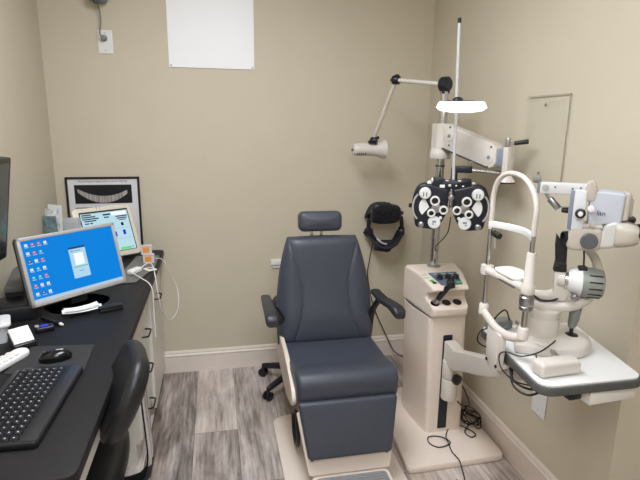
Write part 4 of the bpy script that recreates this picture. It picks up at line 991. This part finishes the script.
lc = MB(L).rings([ringx(*q) for q in ((.069, .0445, -.001), (.072, .046, -.001), (.122, .043, -.003), (.129, .040, -.003), (.131, .034, -.003), (.132, .004, -.003))]).build('lamp_housing', mat('grey_green_enamel', (140, 144, 138), .42, var=.02), t)
m = MB(L)
for k in range(5):
    a = R(-62 + 26 * k); m.box((.105, -.004 - .0445 * math.cos(a), .002 + .0445 * math.sin(a)), (.036, .004, .004), .001, 1)
m.build('cooling_slots', BLACK, lc)
MB(L).box((.070, -.012, .046), (.024, .03, .012), .004).build('lamp_latch', BLACK, lc)
MB(L).lathe([(.009, 0), (.011, .004), (.011, .018), (.008, .021), (0, .0215)], (.051, -.038, -.034), (.2, -1, -.1), 18).build('centring_knob', STEEL, lh)
MB(L).cyl((.051, -.005, -.03), (.051, -.04, -.034), .006, .006, 12).build('knob_stem', STEEL, lh)
m = MB(L); m.tube([(.04, .01, -.02), (.01, -.02, -.055), (-.03, -.028, -.062), (-.055, -.02, -.052)], .0034, 8); m.tube([(.07, .02, .11), (.072, .0, .08), (.073, -.008, .052)], .0026, 8); m.build('lamp_cable', CABLE, t)
# microscope
Mf = F((1.0, 1.27, 1.14), -37); XZ = frame((0, 0, 0), (1, 0, 0), (0, 0, 1))
ob = MB(Mf).pad(rpoly([(.0, -.022), (.012, -.034), (.085, -.028), (.092, .0), (.086, .036), (.004, .036)], .010), .07, .010, .001, frame((0, .035, 0), (1, 0, 0), (0, 0, 1))).build('objective_block', TAN, t)
MB(Mf).lathe([(.0175, -.012), (.0185, 0), (.0185, .012), (.015, .014), (.0145, .006), (0, .006)], (.002, -.012, .0), (-1, -.55, 0), 24).build('objective_lens', BLACK, ob)
MB(Mf).lathe([(.0225, 0), (.0225, .009), (.020, .012), (0, .012)], (.057, -.034, .0), (0, -1, 0), 28).build('magnification_knob', mat('dark_grey_plastic', (88, 90, 94), .4, var=.03), ob)
MB(Mf).box((.045, .0, .041), (.085, .06, .012), .004).build('mount_plate', BEIGE2, t)
MB(Mf).pad(rpoly([(.078, -.022), (.118, -.018), (.134, .0), (.134, .05), (.12, .064), (.09, .05), (.084, .02)], .012), .068, .012, .001, frame((0, .034, 0), (1, 0, 0), (0, 0, 1))).build('tube_body', mat('pale_grey_enamel', (205, 204, 200), .4, var=.015), t)
bh = MB(Mf).rings([[(x, y, zc + z) for y, z in rrect(w_, h_, min(w_, h_) * .35, 5)] for x, w_, h_, zc in ((.118, .085, .066, .022), (.124, .095, .072, .022), (.15, .10, .066, .024), (.170, .098, .05, .024), (.176, .09, .04, .025))]).build('binocular_head', TAN, t)
for y_ in (-.031, .031):
    MB(Mf).cyl((.165, y_, .028), (.2, y_, .036), .0165, .0185, 20, .002).build('eyepiece', BLACK, bh)
MB(Mf).box((.152, .03, .060), (.034, .03, .016), .005).build('side_cap', BLACK, bh)
# tonometer tower and imaging head above the microscope
tw_ = MB(Mf).box((.0225, -.01, .084), (.031, .052, .112), .003).build('tonometer_tower', mat('soft_white_enamel', (214, 215, 217), .38, var=.01), t)
MB(Mf).box((.0025, -.01, .084), (.010, .050, .110), .002).build('scale_face', SLATE, tw_)
dl = MB(Mf).lathe([(.0135, 0), (.014, .004), (.013, .014), (.010, .016), (0, .016)], (.0265, -.036, .077), (0, -1, 0), 24).build('force_dial', BLACK, tw_)
MB(Mf).cyl((.0265, -.05, .077), (.0265, -.064, .077), .007, .006, 18, .002).build('dial_cap', WHITE, dl)
MB(Mf).cyl((-.004, -.01, .078), (-.022, -.01, .078), .008, .007, 14, .002).build('back_knob', BLACK, tw_)
MB(Mf).cyl((.052, -.04, .092), (.052, -.052, .092), .010, .009, 18, .002).build('white_knob', WHITE, t)
MB(Mf).cyl((.052, -.03, .092), (.052, -.04, .092), .005, .005, 12).build('knob_shaft', STEEL, t)
ih = MB(Mf).pad(rpoly([(.048, .034), (.098, .052), (.130, .052), (.132, .134), (.128, .137), (.05, .142), (.046, .13)], .006), .075, .006, .001, frame((0, .045, 0), (1, 0, 0), (0, 0, 1))).build('imaging_head', BLUEGREY, t)
text('lan', .020, Mf @ frame((.078, -.0317, .080), (1, 0, 0), (0, 0, 1)) @ Matrix.Rotation(R(-7), 4, 'Z'), mat('logo_ink', (36, 50, 78), .5, var=0), 'logo_lettering', ih)
MB(Mf).pad(rpoly([(.130, .060), (.145, .064), (.147, .134), (.141, .141), (.130, .140)], .004), .066, .005, .001, frame((0, .04, 0), (1, 0, 0), (0, 0, 1))).build('end_cover', TAN, t)
MB(Mf).box((.150, .0, .098), (.008, .03, .05), .003).build('rear_tab', TAN, t)
MB(Mf).cyl((.06, -.028, .046), (.06, -.038, .046), .006, .006, 14, .001).build('lock_screw', TAN, t)
ta = MB(Mf).prism(rpoly([(-.084, .124), (.05, .128), (.05, .158), (-.084, .156)], .003), -.013, .013, .003, frame((0, -.015, 0), (1, 0, 0), (0, 0, 1))).build('tonometer_arm', mat('soft_white_enamel', (214, 215, 217)), t)
MB(Mf).pad(rpoly([(.030, .112), (.060, .110), (.062, .15), (.055, .168), (.038, .166), (.031, .15)], .008), .034, .004, .001, frame((0, .002, 0), (1, 0, 0), (0, 0, 1))).build('arm_plate', TAN, ta)
jt = MB(Mf).box((-.087, -.012, .142), (.010, .022, .036), .003).cyl((-.085, -.012, .160), (-.105, -.02, .163), .009, .009, 16, .003).build('arm_joint', GREY, ta)
MB(Mf).lathe([(.009, 0), (.009, .003), (0, .0035)], (-.07, -.028, .142), (0, -1, 0), 18).build('arm_pivot', SILVER, ta)
fe = MB(Mf).cyl((-.073, -.022, .132), (-.055, -.022, .110), .004, .005, 12).cyl((-.056, -.022, .111), (-.030, -.022, .083), .0095, .0095, 18, .002).build('probe_arm', STEEL, ta)
MB(Mf).cyl((-.034, -.022, .090), (.0, -.014, .088), .002, .002, 8).build('probe_rod', STEEL, ta)
m = MB()
for a_, z_ in ((-.045, .145), (.0, .143), (.02, .146)):
    p = Mf @ V((a_, -.0285, z_)); m.lathe([(.0026, 0), (.0026, .001), (0, .001)], p, Mf.to_3x3() @ V((0, -1, 0)), 8)
m.build('arm_screws', DGREY, ta)

# cables around the table
t = tag(MB().tube([(1.0, 1.26, .82), (.95, 1.215, .83), (.90, 1.20, .815), (.855, 1.215, .80), (.826, 1.25, .80), (.812, 1.258, .785), (.815, 1.245, .75), (.845, 1.22, .72), (.88, 1.18, .72)], .0021, 8).tube([(.89, 1.198, .812), (.88, 1.17, .786), (.87, 1.165, .7815)], .0018, 8).tube([(.86, 1.27, .735), (.843, 1.22, .705), (.86, 1.17, .70), (.90, 1.15, .725)], .0034, 8).tube([(.87, 1.27, .74), (.85, 1.235, .715), (.87, 1.18, .712), (.91, 1.15, .735)], .0034, 8).build('lamp_cable', CABLE), 'dark cables looping from the slit lamp under the front of the white table', 'cable')
tag(MB().tube([(.955, 1.44, .815), (.925, 1.42, .86), (.90, 1.42, .85), (.87, 1.43, .80), (.852, 1.44, .785), (.842, 1.44, .755), (.86, 1.43, .735), (.90, 1.40, .735)], .0026, 8).build('clamped_cable', CABLE), 'black cable wrapped over the far left edge of the white table', 'cable')
zc = .036
t = thing('foot_cable', 'thin black cable coiled on the stand base and trailing to the floor plug', 'cable', (1.05, 1.85, .034))
m = MB()
rc_ = random.Random(5); loops = []
for k in range(52):
    a = k * .62; r_ = .045 + .018 * rc_.random()
    loops.append((1.185 + r_ * math.cos(a) * .7, 2.03 + r_ * 1.15 * math.sin(a), zc + .004 + .045 * rc_.random()))
m.tube(loops, .0024, 6, k=4)
m.tube([(1.07, 1.925, .30), (1.085, 1.90, .26), (1.11, 1.92, .20), (1.10, 1.97, .17), (1.075, 2.0, .20)], .003, 8)
m.tube([(1.17, 2.0, .05), (1.12, 1.955, zc + .002), (1.13, 1.91, zc + .002), (1.16, 1.93, zc + .004), (1.12, 2.0, zc + .006), (1.06, 1.995, zc + .004), (1.012, 1.93, zc + .003), (1.012, 1.885, zc + .003), (.95, 1.865, zc + .003), (.918, 1.9, zc + .003), (.93, 1.945, zc + .003), (.975, 1.945, zc + .003), (1.0, 1.90, zc + .012), (.992, 1.83, zc + .003), (.995, 1.765, zc + .004), (.995, 1.735, .02), (.985, 1.69, .006), (.965, 1.66, .010), (.945, 1.66, .012)], .0026, 8)
m.build('cord', CABLE, t)
MB(F((.93, 1.645, .014), 40)).box((0, 0, 0), (.05, .034, .026), .006).build('plug', BLACK, t)
MB(F((.935, 1.645, .0275), 40)).box((0, 0, 0), (.02, .018, .002), .0008, 1).build('plug_label', SILVER, t)
